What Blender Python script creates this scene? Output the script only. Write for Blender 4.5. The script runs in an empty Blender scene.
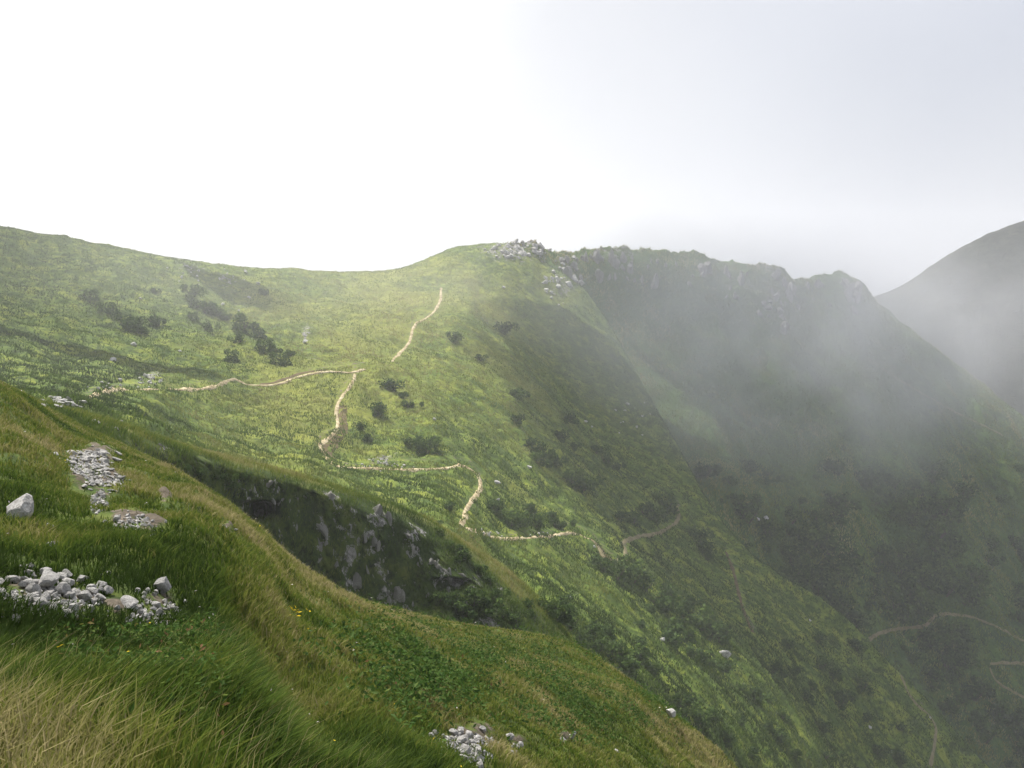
import bpy, math, random
import numpy as np
from mathutils import Vector, Matrix
from mathutils.bvhtree import BVHTree

random.seed(11)
rng = np.random.default_rng(7)
scene = bpy.context.scene
COL = scene.collection

# ------------------------------------------------------------------ camera
W, H, F = 1024, 768, 1027.0
PITCH = math.atan(84.0 / F)
CP, SP = math.cos(PITCH), math.sin(PITCH)
cam = bpy.data.cameras.new('camera')
cam_o = bpy.data.objects.new('camera', cam)
COL.objects.link(cam_o)
cam.sensor_width = 36.0
cam.lens = 36.0 * F / W
cam.clip_start = 0.05
cam.clip_end = 9000
cam_o.location = (0, 0, 0)
cam_o.rotation_euler = (math.radians(90) - PITCH, 0, 0)
scene.camera = cam_o


def unproject(x, y, d):
    """the place at a given bearing from the viewpoint and a given distance"""
    X = (x - 512.0) / F * d
    v = (384.0 - y) / F * d
    return np.stack([X, d * CP + v * SP, -d * SP + v * CP], -1)


# ------------------------------------------------------------------ noise
_perm = rng.permutation(256)
_perm = np.concatenate([_perm, _perm, _perm])
_grad = rng.normal(size=(256, 3))
_grad /= np.linalg.norm(_grad, axis=1)[:, None]


def perlin(p):
    p = np.asarray(p, float)
    i = np.floor(p).astype(int)
    f = p - i
    i &= 255
    u = f * f * f * (f * (f * 6 - 15) + 10)
    out = 0
    for dx in (0, 1):
        wx = u[..., 0] if dx else 1 - u[..., 0]
        a = _perm[(i[..., 0] + dx) & 255]
        for dy in (0, 1):
            wy = u[..., 1] if dy else 1 - u[..., 1]
            b = _perm[a + ((i[..., 1] + dy) & 255)]
            for dz in (0, 1):
                wz = u[..., 2] if dz else 1 - u[..., 2]
                g = _grad[_perm[b + ((i[..., 2] + dz) & 255)] & 255]
                dd = f - np.array([dx, dy, dz])
                out = out + wx * wy * wz * (g * dd).sum(-1)
    return out


def fbm(p, scale, octs=4, gain=0.5, off=0.0):
    p = np.asarray(p, float) / scale + off
    a, s, tot = 1.0, 0.0, 0.0
    for k in range(octs):
        s = s + a * perlin(p * (2 ** k) + 17.3 * k)
        tot += a
        a *= gain
    return s / tot


def ridged(p, scale, octs=4, gain=0.55, off=0.0):
    p = np.asarray(p, float) / scale + off
    a, s, tot = 1.0, 0.0, 0.0
    for k in range(octs):
        s = s + a * (1 - 2.2 * np.abs(perlin(p * (2 ** k) + 9.1 * k)))
        tot += a
        a *= gain
    return s / tot


def sstep(a, b, x):
    t = np.clip((np.asarray(x, float) - a) / (b - a), 0, 1)
    return t * t * (3 - 2 * t)


def pchip(xk, Y, xq):
    """monotone cubic along axis 0; xk (n,), Y (n, m), xq (q,) -> (q, m)"""
    xk = np.asarray(xk, float)
    Y = np.asarray(Y, float)
    one = Y.ndim == 1
    if one:
        Y = Y[:, None]
    h = np.diff(xk)[:, None]
    dl = np.diff(Y, axis=0) / h
    m = np.zeros_like(Y)
    m[0], m[-1] = dl[0], dl[-1]
    if len(xk) > 2:
        w1 = 2 * h[1:] + h[:-1]
        w2 = h[1:] + 2 * h[:-1]
        same = dl[:-1] * dl[1:] > 0
        with np.errstate(divide='ignore', invalid='ignore'):
            hm = (w1 + w2) / (w1 / dl[:-1] + w2 / dl[1:])
        m[1:-1] = np.where(same, hm, 0)
    j = np.clip(np.searchsorted(xk, xq, side='right') - 1, 0, len(xk) - 2)
    t = ((xq - xk[j]) / (xk[j + 1] - xk[j]))[:, None]
    hh = h[j]
    r = ((2 * t**3 - 3 * t**2 + 1) * Y[j] + (t**3 - 2 * t**2 + t) * hh * m[j]
         + (-2 * t**3 + 3 * t**2) * Y[j + 1] + (t**3 - t**2) * hh * m[j + 1])
    return r[:, 0] if one else r


def loft(curves, segs, xs):
    """surface through a family of contour lines, nearest first"""
    ys, ds = [], []
    for c in curves:
        c = np.array(sorted(c), float)
        ys.append(pchip(c[:, 0], c[:, 1], np.clip(xs, c[0, 0], c[-1, 0])))
        ds.append(np.log(pchip(c[:, 0], c[:, 2], np.clip(xs, c[0, 0], c[-1, 0]))))
    vk = np.arange(len(curves), dtype=float)
    vq = np.concatenate([np.linspace(k, k + 1, n, endpoint=False) for k, n in enumerate(segs)] + [[len(curves) - 1.0]])
    Yg = pchip(vk, np.array(ys), vq)
    Dg = np.exp(pchip(vk, np.array(ds), vq))
    Xg = np.broadcast_to(xs, Yg.shape).copy()
    return Xg, Yg, Dg, vq


def columns(lo, hi, n_in, n_out, a=-40, b=1064):
    return np.concatenate([np.linspace(lo, a, n_out, endpoint=False), np.linspace(a, b, n_in, endpoint=False),
                           np.linspace(b, hi, n_out)])


BVHS = {}


def np_mesh(name, co, faces4=None, faces3=None, attrs=None, smooth=True):
    me = bpy.data.meshes.new(name)
    co = np.ascontiguousarray(co, dtype=np.float32)
    n4 = 0 if faces4 is None else len(faces4)
    n3 = 0 if faces3 is None else len(faces3)
    me.vertices.add(len(co))
    me.vertices.foreach_set('co', co.ravel())
    idx = []
    if n4:
        idx.append(np.asarray(faces4).ravel())
    if n3:
        idx.append(np.asarray(faces3).ravel())
    idx = np.concatenate(idx).astype(np.int32)
    me.loops.add(len(idx))
    me.loops.foreach_set('vertex_index', idx)
    start = np.concatenate([np.arange(n4) * 4, n4 * 4 + np.arange(n3) * 3]).astype(np.int32)
    me.polygons.add(n4 + n3)
    me.polygons.foreach_set('loop_start', start)
    me.update(calc_edges=True)
    me.polygons.foreach_set('use_smooth', np.full(n4 + n3, smooth))
    for k, v in (attrs or {}).items():
        a = me.attributes.new(k, 'FLOAT', 'POINT')
        a.data.foreach_set('value', np.ascontiguousarray(v, dtype=np.float32).ravel())
    me.validate(verbose=False)
    return me


def link(name, me, mat=None, parent=None, **props):
    o = bpy.data.objects.new(name, me)
    COL.objects.link(o)
    if mat is not None and me is not None and not me.materials:
        me.materials.append(mat)
    if parent:
        o.parent = parent
    for k, v in props.items():
        o[k] = v
    return o


def grid_faces(nv, nx):
    i = np.arange(nv * nx).reshape(nv, nx)
    return np.stack([i[:-1, :-1], i[:-1, 1:], i[1:, 1:], i[1:, :-1]], -1).reshape(-1, 4)


SHEETS = {}


def sheet(name, P, mat, attrs, label=None):
    nv, nx = P.shape[:2]
    f = grid_faces(nv, nx)
    me = np_mesh(name, P.reshape(-1, 3), f, attrs={k: v.reshape(-1) for k, v in attrs.items()})
    o = link(name, me, mat, kind='structure')
    if label:
        o['label'] = label
    SHEETS[name] = (P, f)
    BVHS[name] = BVHTree.FromPolygons([tuple(v) for v in P.reshape(-1, 3).tolist()], f.tolist(), all_triangles=False)
    return o


def hit(x, y, only=None):
    d = unproject(np.array(x, float), np.array(y, float), np.array(1.0))
    d = Vector(d).normalized()
    best = None
    for k, b in BVHS.items():
        if only and k not in only:
            continue
        r = b.ray_cast(Vector((0, 0, 0)), d)
        if r[0] is not None and (best is None or r[3] < best[2]):
            n = r[1] if r[1].z > 0 else -r[1]
            best = (r[0], n, r[3], k)
    return best


def drop(x, y, k, z0=400):
    r = BVHS[k].ray_cast(Vector((x, y, z0)), Vector((0, 0, -1)))
    return r[0]


# ------------------------------------------------------------------ materials
def new_mat(name):
    m = bpy.data.materials.new(name)
    m.use_nodes = True
    nt = m.node_tree
    nt.nodes.clear()
    return m, nt


class N:
    def __init__(self, nt):
        self.nt = nt

    def __call__(self, t, **kw):
        n = self.nt.nodes.new(t)
        for k, v in kw.items():
            if k.startswith('i_'):
                key = k[2:]
                key = int(key) if key.isdigit() else key
                n.inputs[key].default_value = v
            else:
                setattr(n, k, v)
        return n

    def l(self, a, b):
        self.nt.links.new(a, b)

    def math(self, op, a, b=None, clamp=False):
        n = self('ShaderNodeMath', operation=op, use_clamp=clamp)
        for i, v in enumerate((a, b)):
            if v is None:
                continue
            if isinstance(v, (int, float)):
                n.inputs[i].default_value = v
            else:
                self.l(v, n.inputs[i])
        return n.outputs[0]

    def mix(self, f, a, b):
        n = self('ShaderNodeMix', data_type='RGBA')
        for s, v in ((n.inputs[0], f), (n.inputs[6], a), (n.inputs[7], b)):
            if isinstance(v, (int, float)):
                s.default_value = v
            elif isinstance(v, tuple):
                s.default_value = v + (1,) if len(v) == 3 else v
            else:
                self.l(v, s)
        return n.outputs[2]

    def noise(self, vec, scale, detail=4, rough=0.55, dist=0.0):
        n = self('ShaderNodeTexNoise', i_Scale=scale, i_Detail=detail, i_Roughness=rough, i_Distortion=dist)
        self.l(vec, n.inputs['Vector'])
        return n.outputs[0]

    def ramp(self, f, stops):
        n = self('ShaderNodeValToRGB')
        e = n.color_ramp.elements
        while len(e) < len(stops):
            e.new(0.5)
        for el, (p, c) in zip(e, stops):
            el.position = p
            el.color = (c + (1,)) if isinstance(c, tuple) else (c, c, c, 1)
        self.l(f, n.inputs[0])
        return n.outputs[0]


def meadow_material(name, s, greens, straw_light, straw_amt, rockcol=(0.33, 0.32, 0.31), dark=0.5):
    """grass-covered ground: s is the size in metres of the smallest mottling"""
    m, nt = new_mat(name)
    n = N(nt)
    geo = n('ShaderNodeNewGeometry')
    pos = geo.outputs['Position']
    fine = n.noise(pos, 1.0 / s, 5, 0.65)
    mid = n.noise(pos, 0.2 / s, 5, 0.6, 0.4)
    big = n.noise(pos, 0.035 / s, 4, 0.55, 0.3)
    g = n.ramp(mid, [(0.36, greens[0]), (0.5, greens[1]), (0.63, greens[2])])
    sp = n.noise(pos, 0.55 / s, 4, 0.7, 0.6)
    gsp = n.mix(n.ramp(sp, [(0.38, 1.0), (0.52, 0.0)]), g, tuple(c * dark for c in greens[0]))
    sa = n('ShaderNodeAttribute', attribute_name='straw_light')  # dry grass, plus sunlight and shade painted on some slopes
    f1 = n.math('ADD', n.math('MULTIPLY', n.math('SUBTRACT', big, 0.5), 2.4), n.math('MULTIPLY', n.math('SUBTRACT', fine, 0.5), 1.6))
    f1 = n.math('ADD', f1, n.math('ADD', sa.outputs['Fac'], straw_amt), True)
    f1 = n.math('MULTIPLY', f1, 0.85)
    g2 = n.mix(f1, gsp, straw_light)
    g3 = n.mix(n.math('MULTIPLY', fine, 0.5), g2, tuple(c * 0.55 for c in greens[1]))
    # bare rock and soil
    rk = n('ShaderNodeAttribute', attribute_name='rock')
    rn = n.noise(pos, 0.7 / s, 6, 0.7, 0.3)
    rf = n.math('ADD', rk.outputs['Fac'], n.math('MULTIPLY', n.math('SUBTRACT', rn, 0.5), 2.6))
    rf = n.ramp(rf, [(0.46, 0.0), (0.6, 1.0)])
    vm = n('ShaderNodeMapping')
    vm.inputs['Scale'].default_value = (1, 1, 0.4)
    n.l(pos, vm.inputs[0])
    vr = n.noise(vm.outputs[0], 1.5 / s, 8, 0.8, 0.8)
    rc = n.ramp(vr, [(0.38, tuple(c * 0.16 for c in rockcol)), (0.5, tuple(c * 0.6 for c in rockcol)), (0.62, tuple(c * 1.35 for c in rockcol))])
    bs = n('ShaderNodeAttribute', attribute_name='bare')
    bf = n.math('ADD', bs.outputs['Fac'], n.math('MULTIPLY', n.math('SUBTRACT', fine, 0.5), 1.4))
    bf = n.ramp(bf, [(0.45, 0.0), (0.62, 1.0)])
    sc = n.ramp(fine, [(0.35, (0.045, 0.036, 0.024)), (0.65, (0.15, 0.125, 0.095))])
    c = n.mix(bf, g3, sc)
    c = n.mix(rf, c, rc)
    b = n('ShaderNodeBsdfPrincipled', i_Roughness=0.9)
    b.inputs['Specular IOR Level'].default_value = 0.15
    n.l(c, b.inputs['Base Color'])
    bump = n('ShaderNodeBump', i_Strength=0.8, i_Distance=0.5 * s)
    hgt = n.math('ADD', n.math('MULTIPLY', fine, 0.6), n.math('ADD', sp, n.math('MULTIPLY', vr, 0.4)))
    n.l(hgt, bump.inputs['Height'])
    n.l(bump.outputs[0], b.inputs['Normal'])
    out = n('ShaderNodeOutputMaterial')
    n.l(b.outputs[0], out.inputs[0])
    return m


G_NEAR = [(0.045, 0.078, 0.013), (0.085, 0.125, 0.020), (0.135, 0.155, 0.030)]
G_FAR = [(0.030, 0.060, 0.018), (0.058, 0.098, 0.024), (0.100, 0.135, 0.034)]
G_LIT = [(0.050, 0.092, 0.014), (0.115, 0.172, 0.022), (0.235, 0.275, 0.036)]  # sunlight of the main slope is put into these greens
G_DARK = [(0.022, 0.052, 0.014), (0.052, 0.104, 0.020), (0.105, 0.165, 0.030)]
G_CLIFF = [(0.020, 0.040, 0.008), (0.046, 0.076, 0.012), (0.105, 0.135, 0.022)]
M_NEAR = meadow_material('meadow_near', 0.25, G_NEAR, (0.150, 0.115, 0.048), 0.05)
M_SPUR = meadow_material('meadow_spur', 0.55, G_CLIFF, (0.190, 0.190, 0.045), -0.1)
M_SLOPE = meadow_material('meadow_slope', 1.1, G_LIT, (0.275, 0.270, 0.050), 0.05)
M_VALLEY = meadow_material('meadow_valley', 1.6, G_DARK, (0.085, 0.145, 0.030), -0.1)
M_RIDGE = meadow_material('meadow_ridge', 3.0, [(0.028, 0.036, 0.026), (0.045, 0.055, 0.036), (0.075, 0.080, 0.055)], (0.085, 0.080, 0.06), 0.0)


def rock_material(name, base, s=6.0):
    m, nt = new_mat(name)
    n = N(nt)
    tc = n('ShaderNodeTexCoord')
    oi = n('ShaderNodeObjectInfo')
    add = n('ShaderNodeVectorMath', operation='ADD')
    n.l(tc.outputs['Object'], add.inputs[0])
    sc = n('ShaderNodeVectorMath', operation='SCALE')
    n.l(oi.outputs['Random'], sc.inputs['Scale'])
    sc.inputs[0].default_value = (40, 31, 57)
    n.l(sc.outputs[0], add.inputs[1])
    v = add.outputs[0]
    a = n.noise(v, 1.6, 8, 0.7, 0.4)
    b_ = n.noise(v, 9.0, 6, 0.7)
    c = n.ramp(a, [(0.28, tuple(x * 0.45 for x in base)), (0.5, tuple(x * 0.85 for x in base)), (0.72, tuple(min(0.8, x * 1.3) for x in base))])
    c = n.mix(n.ramp(b_, [(0.36, 0.75), (0.56, 0.0)]), c, (0.13, 0.12, 0.10))
    c = n.mix(n.math('MULTIPLY', n.math('POWER', oi.outputs['Random'], 2.0), 0.55), c, tuple(x * 0.55 for x in base))
    p = n('ShaderNodeBsdfPrincipled', i_Roughness=0.85)
    p.inputs['Specular IOR Level'].default_value = 0.25
    n.l(c, p.inputs['Base Color'])
    bp = n('ShaderNodeBump', i_Strength=0.7, i_Distance=0.15)
    n.l(n.math('ADD', a, n.math('MULTIPLY', b_, 0.4)), bp.inputs['Height'])
    n.l(bp.outputs[0], p.inputs['Normal'])
    o = n('ShaderNodeOutputMaterial')
    n.l(p.outputs[0], o.inputs[0])
    return m


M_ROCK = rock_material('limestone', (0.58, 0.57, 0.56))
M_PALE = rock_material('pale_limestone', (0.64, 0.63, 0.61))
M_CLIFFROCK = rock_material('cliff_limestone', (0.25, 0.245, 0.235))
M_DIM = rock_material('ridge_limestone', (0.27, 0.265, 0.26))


def leaf_material(name, stops, transl=0.35):
    m, nt = new_mat(name)
    n = N(nt)
    at = n('ShaderNodeAttribute', attribute_name='tint')
    c = n.ramp(at.outputs['Fac'], stops)
    d = n('ShaderNodeBsdfDiffuse')
    t = n('ShaderNodeBsdfTranslucent')
    g = n('ShaderNodeBsdfGlossy', i_Roughness=0.55)
    n.l(c, d.inputs[0])
    n.l(c, t.inputs[0])
    g.inputs[0].default_value = (0.9, 0.95, 0.85, 1)
    mx = n('ShaderNodeMixShader', i_0=transl)
    n.l(d.outputs[0], mx.inputs[1])
    n.l(t.outputs[0], mx.inputs[2])
    m2 = n('ShaderNodeMixShader', i_0=0.004)
    n.l(mx.outputs[0], m2.inputs[1])
    n.l(g.outputs[0], m2.inputs[2])
    o = n('ShaderNodeOutputMaterial')
    n.l(m2.outputs[0], o.inputs[0])
    return m


M_GRASS = leaf_material('grass_blades', [(0.0, (0.028, 0.050, 0.009)), (0.3, (0.075, 0.122, 0.018)), (0.55, (0.155, 0.180, 0.032)),
                                         (0.75, (0.235, 0.220, 0.080)), (1.0, (0.350, 0.300, 0.160))])
M_LEAF = leaf_material('shrub_leaves', [(0.0, (0.028, 0.052, 0.018)), (0.5, (0.060, 0.102, 0.026)), (1.0, (0.110, 0.165, 0.038))], 0.25)
M_HERB = leaf_material('herb_leaves', [(0.0, (0.030, 0.070, 0.012)), (0.6, (0.062, 0.108, 0.024)), (0.93, (0.11, 0.15, 0.03)), (1.0, (0.17, 0.10, 0.05))], 0.3)
M_FLOWER = leaf_material('pale_petals', [(0.0, (0.55, 0.5, 0.5)), (0.6, (0.7, 0.66, 0.6)), (1.0, (0.62, 0.45, 0.03))], 0.2)


def plain(name, stops, sc, rough=0.95):
    m, nt = new_mat(name)
    n = N(nt)
    geo = n('ShaderNodeNewGeometry')
    f = n.noise(geo.outputs['Position'], sc, 6, 0.7)
    c = n.ramp(f, stops)
    b = n('ShaderNodeBsdfPrincipled', i_Roughness=rough)
    b.inputs['Specular IOR Level'].default_value = 0.1
    n.l(c, b.inputs['Base Color'])
    bp = n('ShaderNodeBump', i_Strength=0.5, i_Distance=0.2)
    n.l(f, bp.inputs['Height'])
    n.l(bp.outputs[0], b.inputs['Normal'])
    o = n('ShaderNodeOutputMaterial')
    n.l(b.outputs[0], o.inputs[0])
    return m


M_TRAIL = plain('trail_dirt', [(0.33, (0.17, 0.13, 0.065)), (0.5, (0.37, 0.305, 0.185)), (0.66, (0.56, 0.49, 0.34))], 0.6)
M_BANK = plain('bank_soil', [(0.3, (0.06, 0.045, 0.025)), (0.6, (0.13, 0.10, 0.05)), (0.75, (0.09, 0.11, 0.03))], 0.5)
M_DULL = plain('dull_trail', [(0.3, (0.13, 0.115, 0.06)), (0.6, (0.22, 0.19, 0.11))], 0.5)
M_STEM = plain('bark', [(0.3, (0.05, 0.04, 0.03)), (0.7, (0.12, 0.10, 0.08))], 4.0)

# ------------------------------------------------------------------ the walkers' trails, drawn on the map
T_UP = [(441, 288), (441, 297), (436, 309), (428, 317), (417, 323), (412, 331), (411, 338), (404, 349), (398, 355), (392, 362)]
T_AB = [(82, 400), (100, 394), (118, 390), (150, 390), (190, 390), (214, 387), (226, 382), (233, 379), (248, 385), (264, 386), (280, 384), (296, 378), (312, 374), (330, 372), (350, 373), (366, 369)]
T_CD = [(355, 374), (352, 384), (344, 394), (338, 404), (336, 414), (338, 424), (334, 434), (325, 441), (320, 447), (326, 456), (333, 465), (345, 468), (362, 468), (385, 469), (410, 470), (440, 469), (462, 466),
        (471, 470), (479, 477), (481, 487), (474, 498), (467, 508), (465, 517), (461, 526)]
T_E = [(466, 529), (484, 534), (496, 538), (510, 539), (528, 538), (545, 537), (556, 535), (572, 533), (582, 536), (592, 540)]
T_F = [(592, 540), (600, 550), (605, 559), (615, 562), (625, 560), (626, 549), (622, 545), (634, 538), (655, 534), (672, 526), (679, 516), (677, 505)]
T_G = [(726, 552), (733, 570), (738, 590), (742, 606), (748, 622), (754, 634)]
T_H = [(896, 660), (900, 672), (908, 692), (918, 706), (930, 716), (936, 730), (934, 748), (930, 768)]
T_I = [(866, 641), (884, 632), (906, 628), (926, 626), (932, 618), (944, 614), (966, 616), (990, 624), (1010, 634), (1030, 644)]
T_J = [(990, 664), (1006, 663), (1030, 664)]
T_K = [(990, 668), (994, 678), (1006, 688), (1030, 700)]
T_L = [(866, 358), (884, 370), (906, 384), (930, 398), (955, 412), (980, 424), (1004, 436)]
TRK = np.concatenate([np.array([(a[0] + (b[0] - a[0]) * f, a[1] + (b[1] - a[1]) * f) for a, b in zip(t[:-1], t[1:]) for f in np.linspace(0, 1, 10)])
                      for t in (T_UP, T_AB, T_CD, T_E, T_F, T_G, T_H, T_I, T_J, T_K, T_L)])


def off_trail(X, Y, a=2.2, b=4.0):
    out = np.full(X.shape, 1e9)
    for tx, ty in TRK:
        np.minimum(out, (X - tx) ** 2 + (1.4 * (Y - ty - 1.0)) ** 2, out)
    return sstep(a, b, np.sqrt(out))


# ------------------------------------------------------------------ terrain: the near hillside
xa = columns(-900, 1900, 460, 60)
A = [
    [(-900, 2650, .7), (0, 2650, .7), (500, 2700, .75), (900, 3000, .8), (1900, 3600, .9)],
    [(-900, 1250, 1.6), (0, 1280, 1.7), (250, 1300, 2.0), (400, 1250, 2.9), (600, 1200, 5), (735, 1200, 8), (900, 1350, 9), (1900, 2400, 9)],
    [(-900, 790, 3.1), (0, 800, 3.2), (100, 790, 3.6), (200, 782, 4.4), (260, 778, 5.2), (300, 782, 6), (400, 790, 9), (500, 800, 13), (600, 815, 18),
     (735, 850, 28), (900, 980, 30), (1100, 1200, 32), (1900, 2200, 34)],
    [(-900, 610, 5.5), (0, 684, 6), (100, 682, 6.3), (160, 672, 6.8), (205, 664, 7), (240, 690, 7), (275, 735, 6.8), (300, 782, 6.7), (330, 790, 7.6), (400, 768, 10),
     (500, 778, 14), (600, 795, 19), (735, 836, 29), (900, 960, 31), (1100, 1185, 33), (1900, 2150, 35)],
    [(-900, 600, 6.5), (0, 655, 7), (100, 650, 7.8), (160, 650, 8.6), (205, 640, 9.6), (240, 668, 10.4), (275, 712, 10.5), (300, 748, 10.2), (330, 752, 10), (400, 745, 12),
     (500, 757, 16), (600, 772, 21), (735, 818, 30.5), (900, 950, 32), (1100, 1175, 34), (1900, 2130, 36)],
    [(-900, 430, 11), (-250, 500, 11), (0, 530, 11.5), (100, 545, 11.5), (200, 530, 15), (260, 560, 17), (300, 600, 18), (400, 660, 19), (500, 690, 23), (600, 725, 28),
     (735, 795, 33), (900, 945, 34), (1100, 1165, 35), (1900, 2100, 37)],
    [(-900, 300, 20), (-250, 400, 20), (0, 440, 20), (100, 475, 22), (200, 495, 26), (260, 535, 29), (300, 575, 29), (400, 622, 30), (500, 650, 33), (600, 680, 35),
     (735, 776, 36), (900, 942, 35.5), (1100, 1155, 36), (1900, 2080, 38)],
    [(-900, 240, 30), (-250, 330, 30), (0, 384, 32), (30, 400, 35), (60, 418, 38), (100, 437, 40), (130, 452, 42), (170, 470, 43), (250, 525, 44), (330, 590, 44), (400, 612, 43),
     (470, 627, 42), (560, 641, 41), (640, 690, 40), (700, 736, 38), (735, 768, 37), (800, 832, 37), (900, 940, 37), (1100, 1150, 37), (1900, 2060, 39)],
    [(-900, 262, 38), (-250, 345, 39), (0, 392, 42), (60, 424, 46), (100, 444, 48), (170, 486, 51), (250, 552, 52), (330, 625, 52), (400, 655, 51), (470, 675, 50),
     (560, 690, 48), (640, 740, 47), (735, 815, 43), (900, 985, 42), (1100, 1190, 42), (1900, 2100, 43)],
    [(-900, 420, 60), (-250, 420, 66), (0, 440, 70), (60, 470, 72), (170, 600, 72), (330, 800, 70), (470, 870, 68), (640, 960, 64), (900, 1250, 60), (1900, 2400, 60)],
]
Xa, Ya, Da, va = loft(A, [14, 30, 45, 40, 40, 60, 45, 25, 12], xa)
Pa = unproject(Xa, Ya, Da)
inside_a = (sstep(-900, -300, Xa) * (1 - sstep(1300, 1900, Xa)))
q = Pa.copy()
q[..., 2] *= 0.6
hum = fbm(q, 2.2, 4) * 0.45 * sstep(2, 6, Da) + np.abs(fbm(q, 1.1, 2, off=15)) * 0.35 * sstep(9, 14, Da) + fbm(q, 7.0, 3, off=5) * 0.55 * sstep(8, 18, Da) + fbm(q, 0.5, 3, off=3) * 0.06
Pa[..., 2] += hum * np.where(va[:, None] > 6.6, 0.5, 1.0)

# scree and bare ground follow these spots (bearing, height in view, radius)
BARE_A = [(40, 597, 48, 22), (75, 601, 44, 21), (120, 606, 30, 16), (155, 608, 30, 22), (92, 464, 28, 11), (85, 474, 18, 16), (105, 484, 22, 10), (99, 502, 12, 16), (132, 522, 26, 10),
          (152, 530, 20, 8), (165, 500, 8, 8), (465, 747, 34, 14), (515, 751, 14, 6), (564, 741, 9, 5), (222, 528, 18, 4)]
bare_a = np.zeros_like(Xa)
for bx, by, rx, ry in BARE_A:
    bare_a = np.maximum(bare_a, np.exp(-(((Xa - bx) / rx) ** 2 + ((Ya - by) / ry) ** 2)))
bare_a *= np.clip(0.75 + 1.7 * fbm(Pa, 0.9, 3, off=44), 0, 1.25)
straw_a = 0.25 * fbm(Pa, 3.0, 3, off=31) + 0.35 * np.exp(-((Ya - (0.36 * Xa + 460)) / 45) ** 2) * sstep(180, 330, Xa) * (Da > 17) * sstep(-0.2, 0.3, fbm(Pa, 5, 2, off=9))
Pa[..., 2] += 0.10 * bare_a * (Da / 12)
sheet('hillside', Pa, M_NEAR, {'bare': bare_a * 0.9, 'straw_light': straw_a, 'rock': np.zeros_like(Xa)})

# ------------------------------------------------------------------ terrain: the spur with the cliff
xb = columns(-400, 900, 560, 20, -30, 660)
B = [
    [(-400, 520, 40), (0, 520, 44), (100, 560, 48), (250, 700, 60), (330, 780, 64), (470, 840, 66), (560, 860, 66), (700, 960, 66), (900, 1200, 66)],
    [(-400, 400, 50), (0, 412, 50), (60, 425, 54), (100, 452, 58), (170, 505, 66), (250, 560, 75), (330, 625, 81), (400, 655, 83), (470, 672, 83), (540, 690, 82), (600, 740, 82), (700, 850, 82), (900, 1100, 82)],
    [(-400, 380, 58), (0, 402, 56), (60, 414, 58), (100, 430, 62), (170, 455, 70), (230, 471, 76), (290, 485, 82), (340, 501, 86), (400, 525, 90), (440, 552, 92), (480, 588, 92), (510, 612, 91),
     (560, 660, 90), (600, 710, 90), (700, 820, 90), (900, 1060, 90)],
    [(-400, 370, 66), (0, 398, 62), (60, 410, 63), (100, 419, 67), (180, 446, 78), (250, 464, 86), (290, 473, 90), (330, 486, 94), (400, 508, 99), (430, 521, 101), (455, 537, 103), (500, 566, 106),
     (530, 590, 107), (560, 625, 106), (600, 680, 104), (700, 790, 104), (900, 1030, 104)],
    [(-400, 372, 82), (0, 402, 78), (60, 416, 80), (100, 428, 84), (180, 460, 98), (250, 482, 108), (330, 510, 116), (400, 540, 122), (455, 572, 126), (530, 630, 130), (600, 720, 128), (900, 1070, 124)],
    [(-400, 470, 130), (0, 480, 125), (100, 520, 130), (250, 580, 150), (400, 660, 160), (530, 760, 164), (700, 980, 160), (900, 1300, 160)],
]
Xb, Yb, Db, vb = loft(B, [20, 160, 40, 30, 14], xb)
V = np.broadcast_to(vb[:, None], Xb.shape)
Pb0 = unproject(Xb, Yb, Db)
face = sstep(0.7, 1.15, V) * (1 - sstep(1.75, 2.25, V)) * sstep(110, 200, Xb) * (1 - sstep(490, 535, Xb))
q = Pb0 * np.array([1, 1, 0.55])
crag = ridged(q, 9.0, 5) * 2.2 + ridged(q, 3.0, 4, off=4) * 0.9
Db = Db + face * (crag - 0.6)
# the dark hollow under an overhang at the left end of the face
face_b = face
hollow = np.exp(-((Xb - 259) / 13) ** 2) * sstep(499, 503.5, Yb) * (1 - sstep(514, 524, Yb)) * (V < 2)
Db = Db + hollow * 5.0
hol2 = np.exp(-((Xb - 452) / 16) ** 2) * sstep(577, 581, Yb) * (1 - sstep(588, 596, Yb)) * (V < 2)
Db = Db + hol2 * 2.2
Pb = unproject(Xb, Yb, Db)
Pb[..., 2] += fbm(Pb, 5.0, 4) * 0.5 * (1 - face) * np.where(np.abs(V - 3) < 0.25, 0.4, 1.0) + fbm(Pb, 1.2, 3) * 0.16
rock_b = face * (0.26 + 1.1 * fbm(Pb * np.array([1, 1, 0.5]), 6.0, 3, off=12))
for rx_, ry_, w_, h_ in [(265, 490, 16, 12), (333, 497, 12, 16), (379, 516, 16, 18), (325, 532, 9, 16), (322, 555, 8, 20), (350, 555, 14, 30), (412, 540, 10, 26), (396, 598, 14, 18), (440, 570, 10, 22), (460, 582, 26, 10),
                         (420, 530, 12, 12), (165, 448, 9, 6), (355, 585, 12, 15)]:
    rock_b = np.maximum(rock_b, 0.56 * np.exp(-((Xb - rx_) / w_) ** 2 - ((Yb - ry_) / h_) ** 2) * (V < 2.3))
straw_light_b = 0.95 * sstep(2.3, 2.8, V) * (1 - sstep(3.2, 3.6, V)) * sstep(-.3, .3, fbm(Pb, 9, 2, off=3)) - 0.30 * face + 0.35 * sstep(2.3, 2.8, V) * (1 - sstep(3.2, 3.8, V))  # sunlight along the crest strip is painted in as a lighter tone
sheet('rocky_spur', Pb, M_SPUR, {'rock': rock_b, 'straw_light': straw_light_b, 'bare': np.zeros_like(Xb)})

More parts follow.
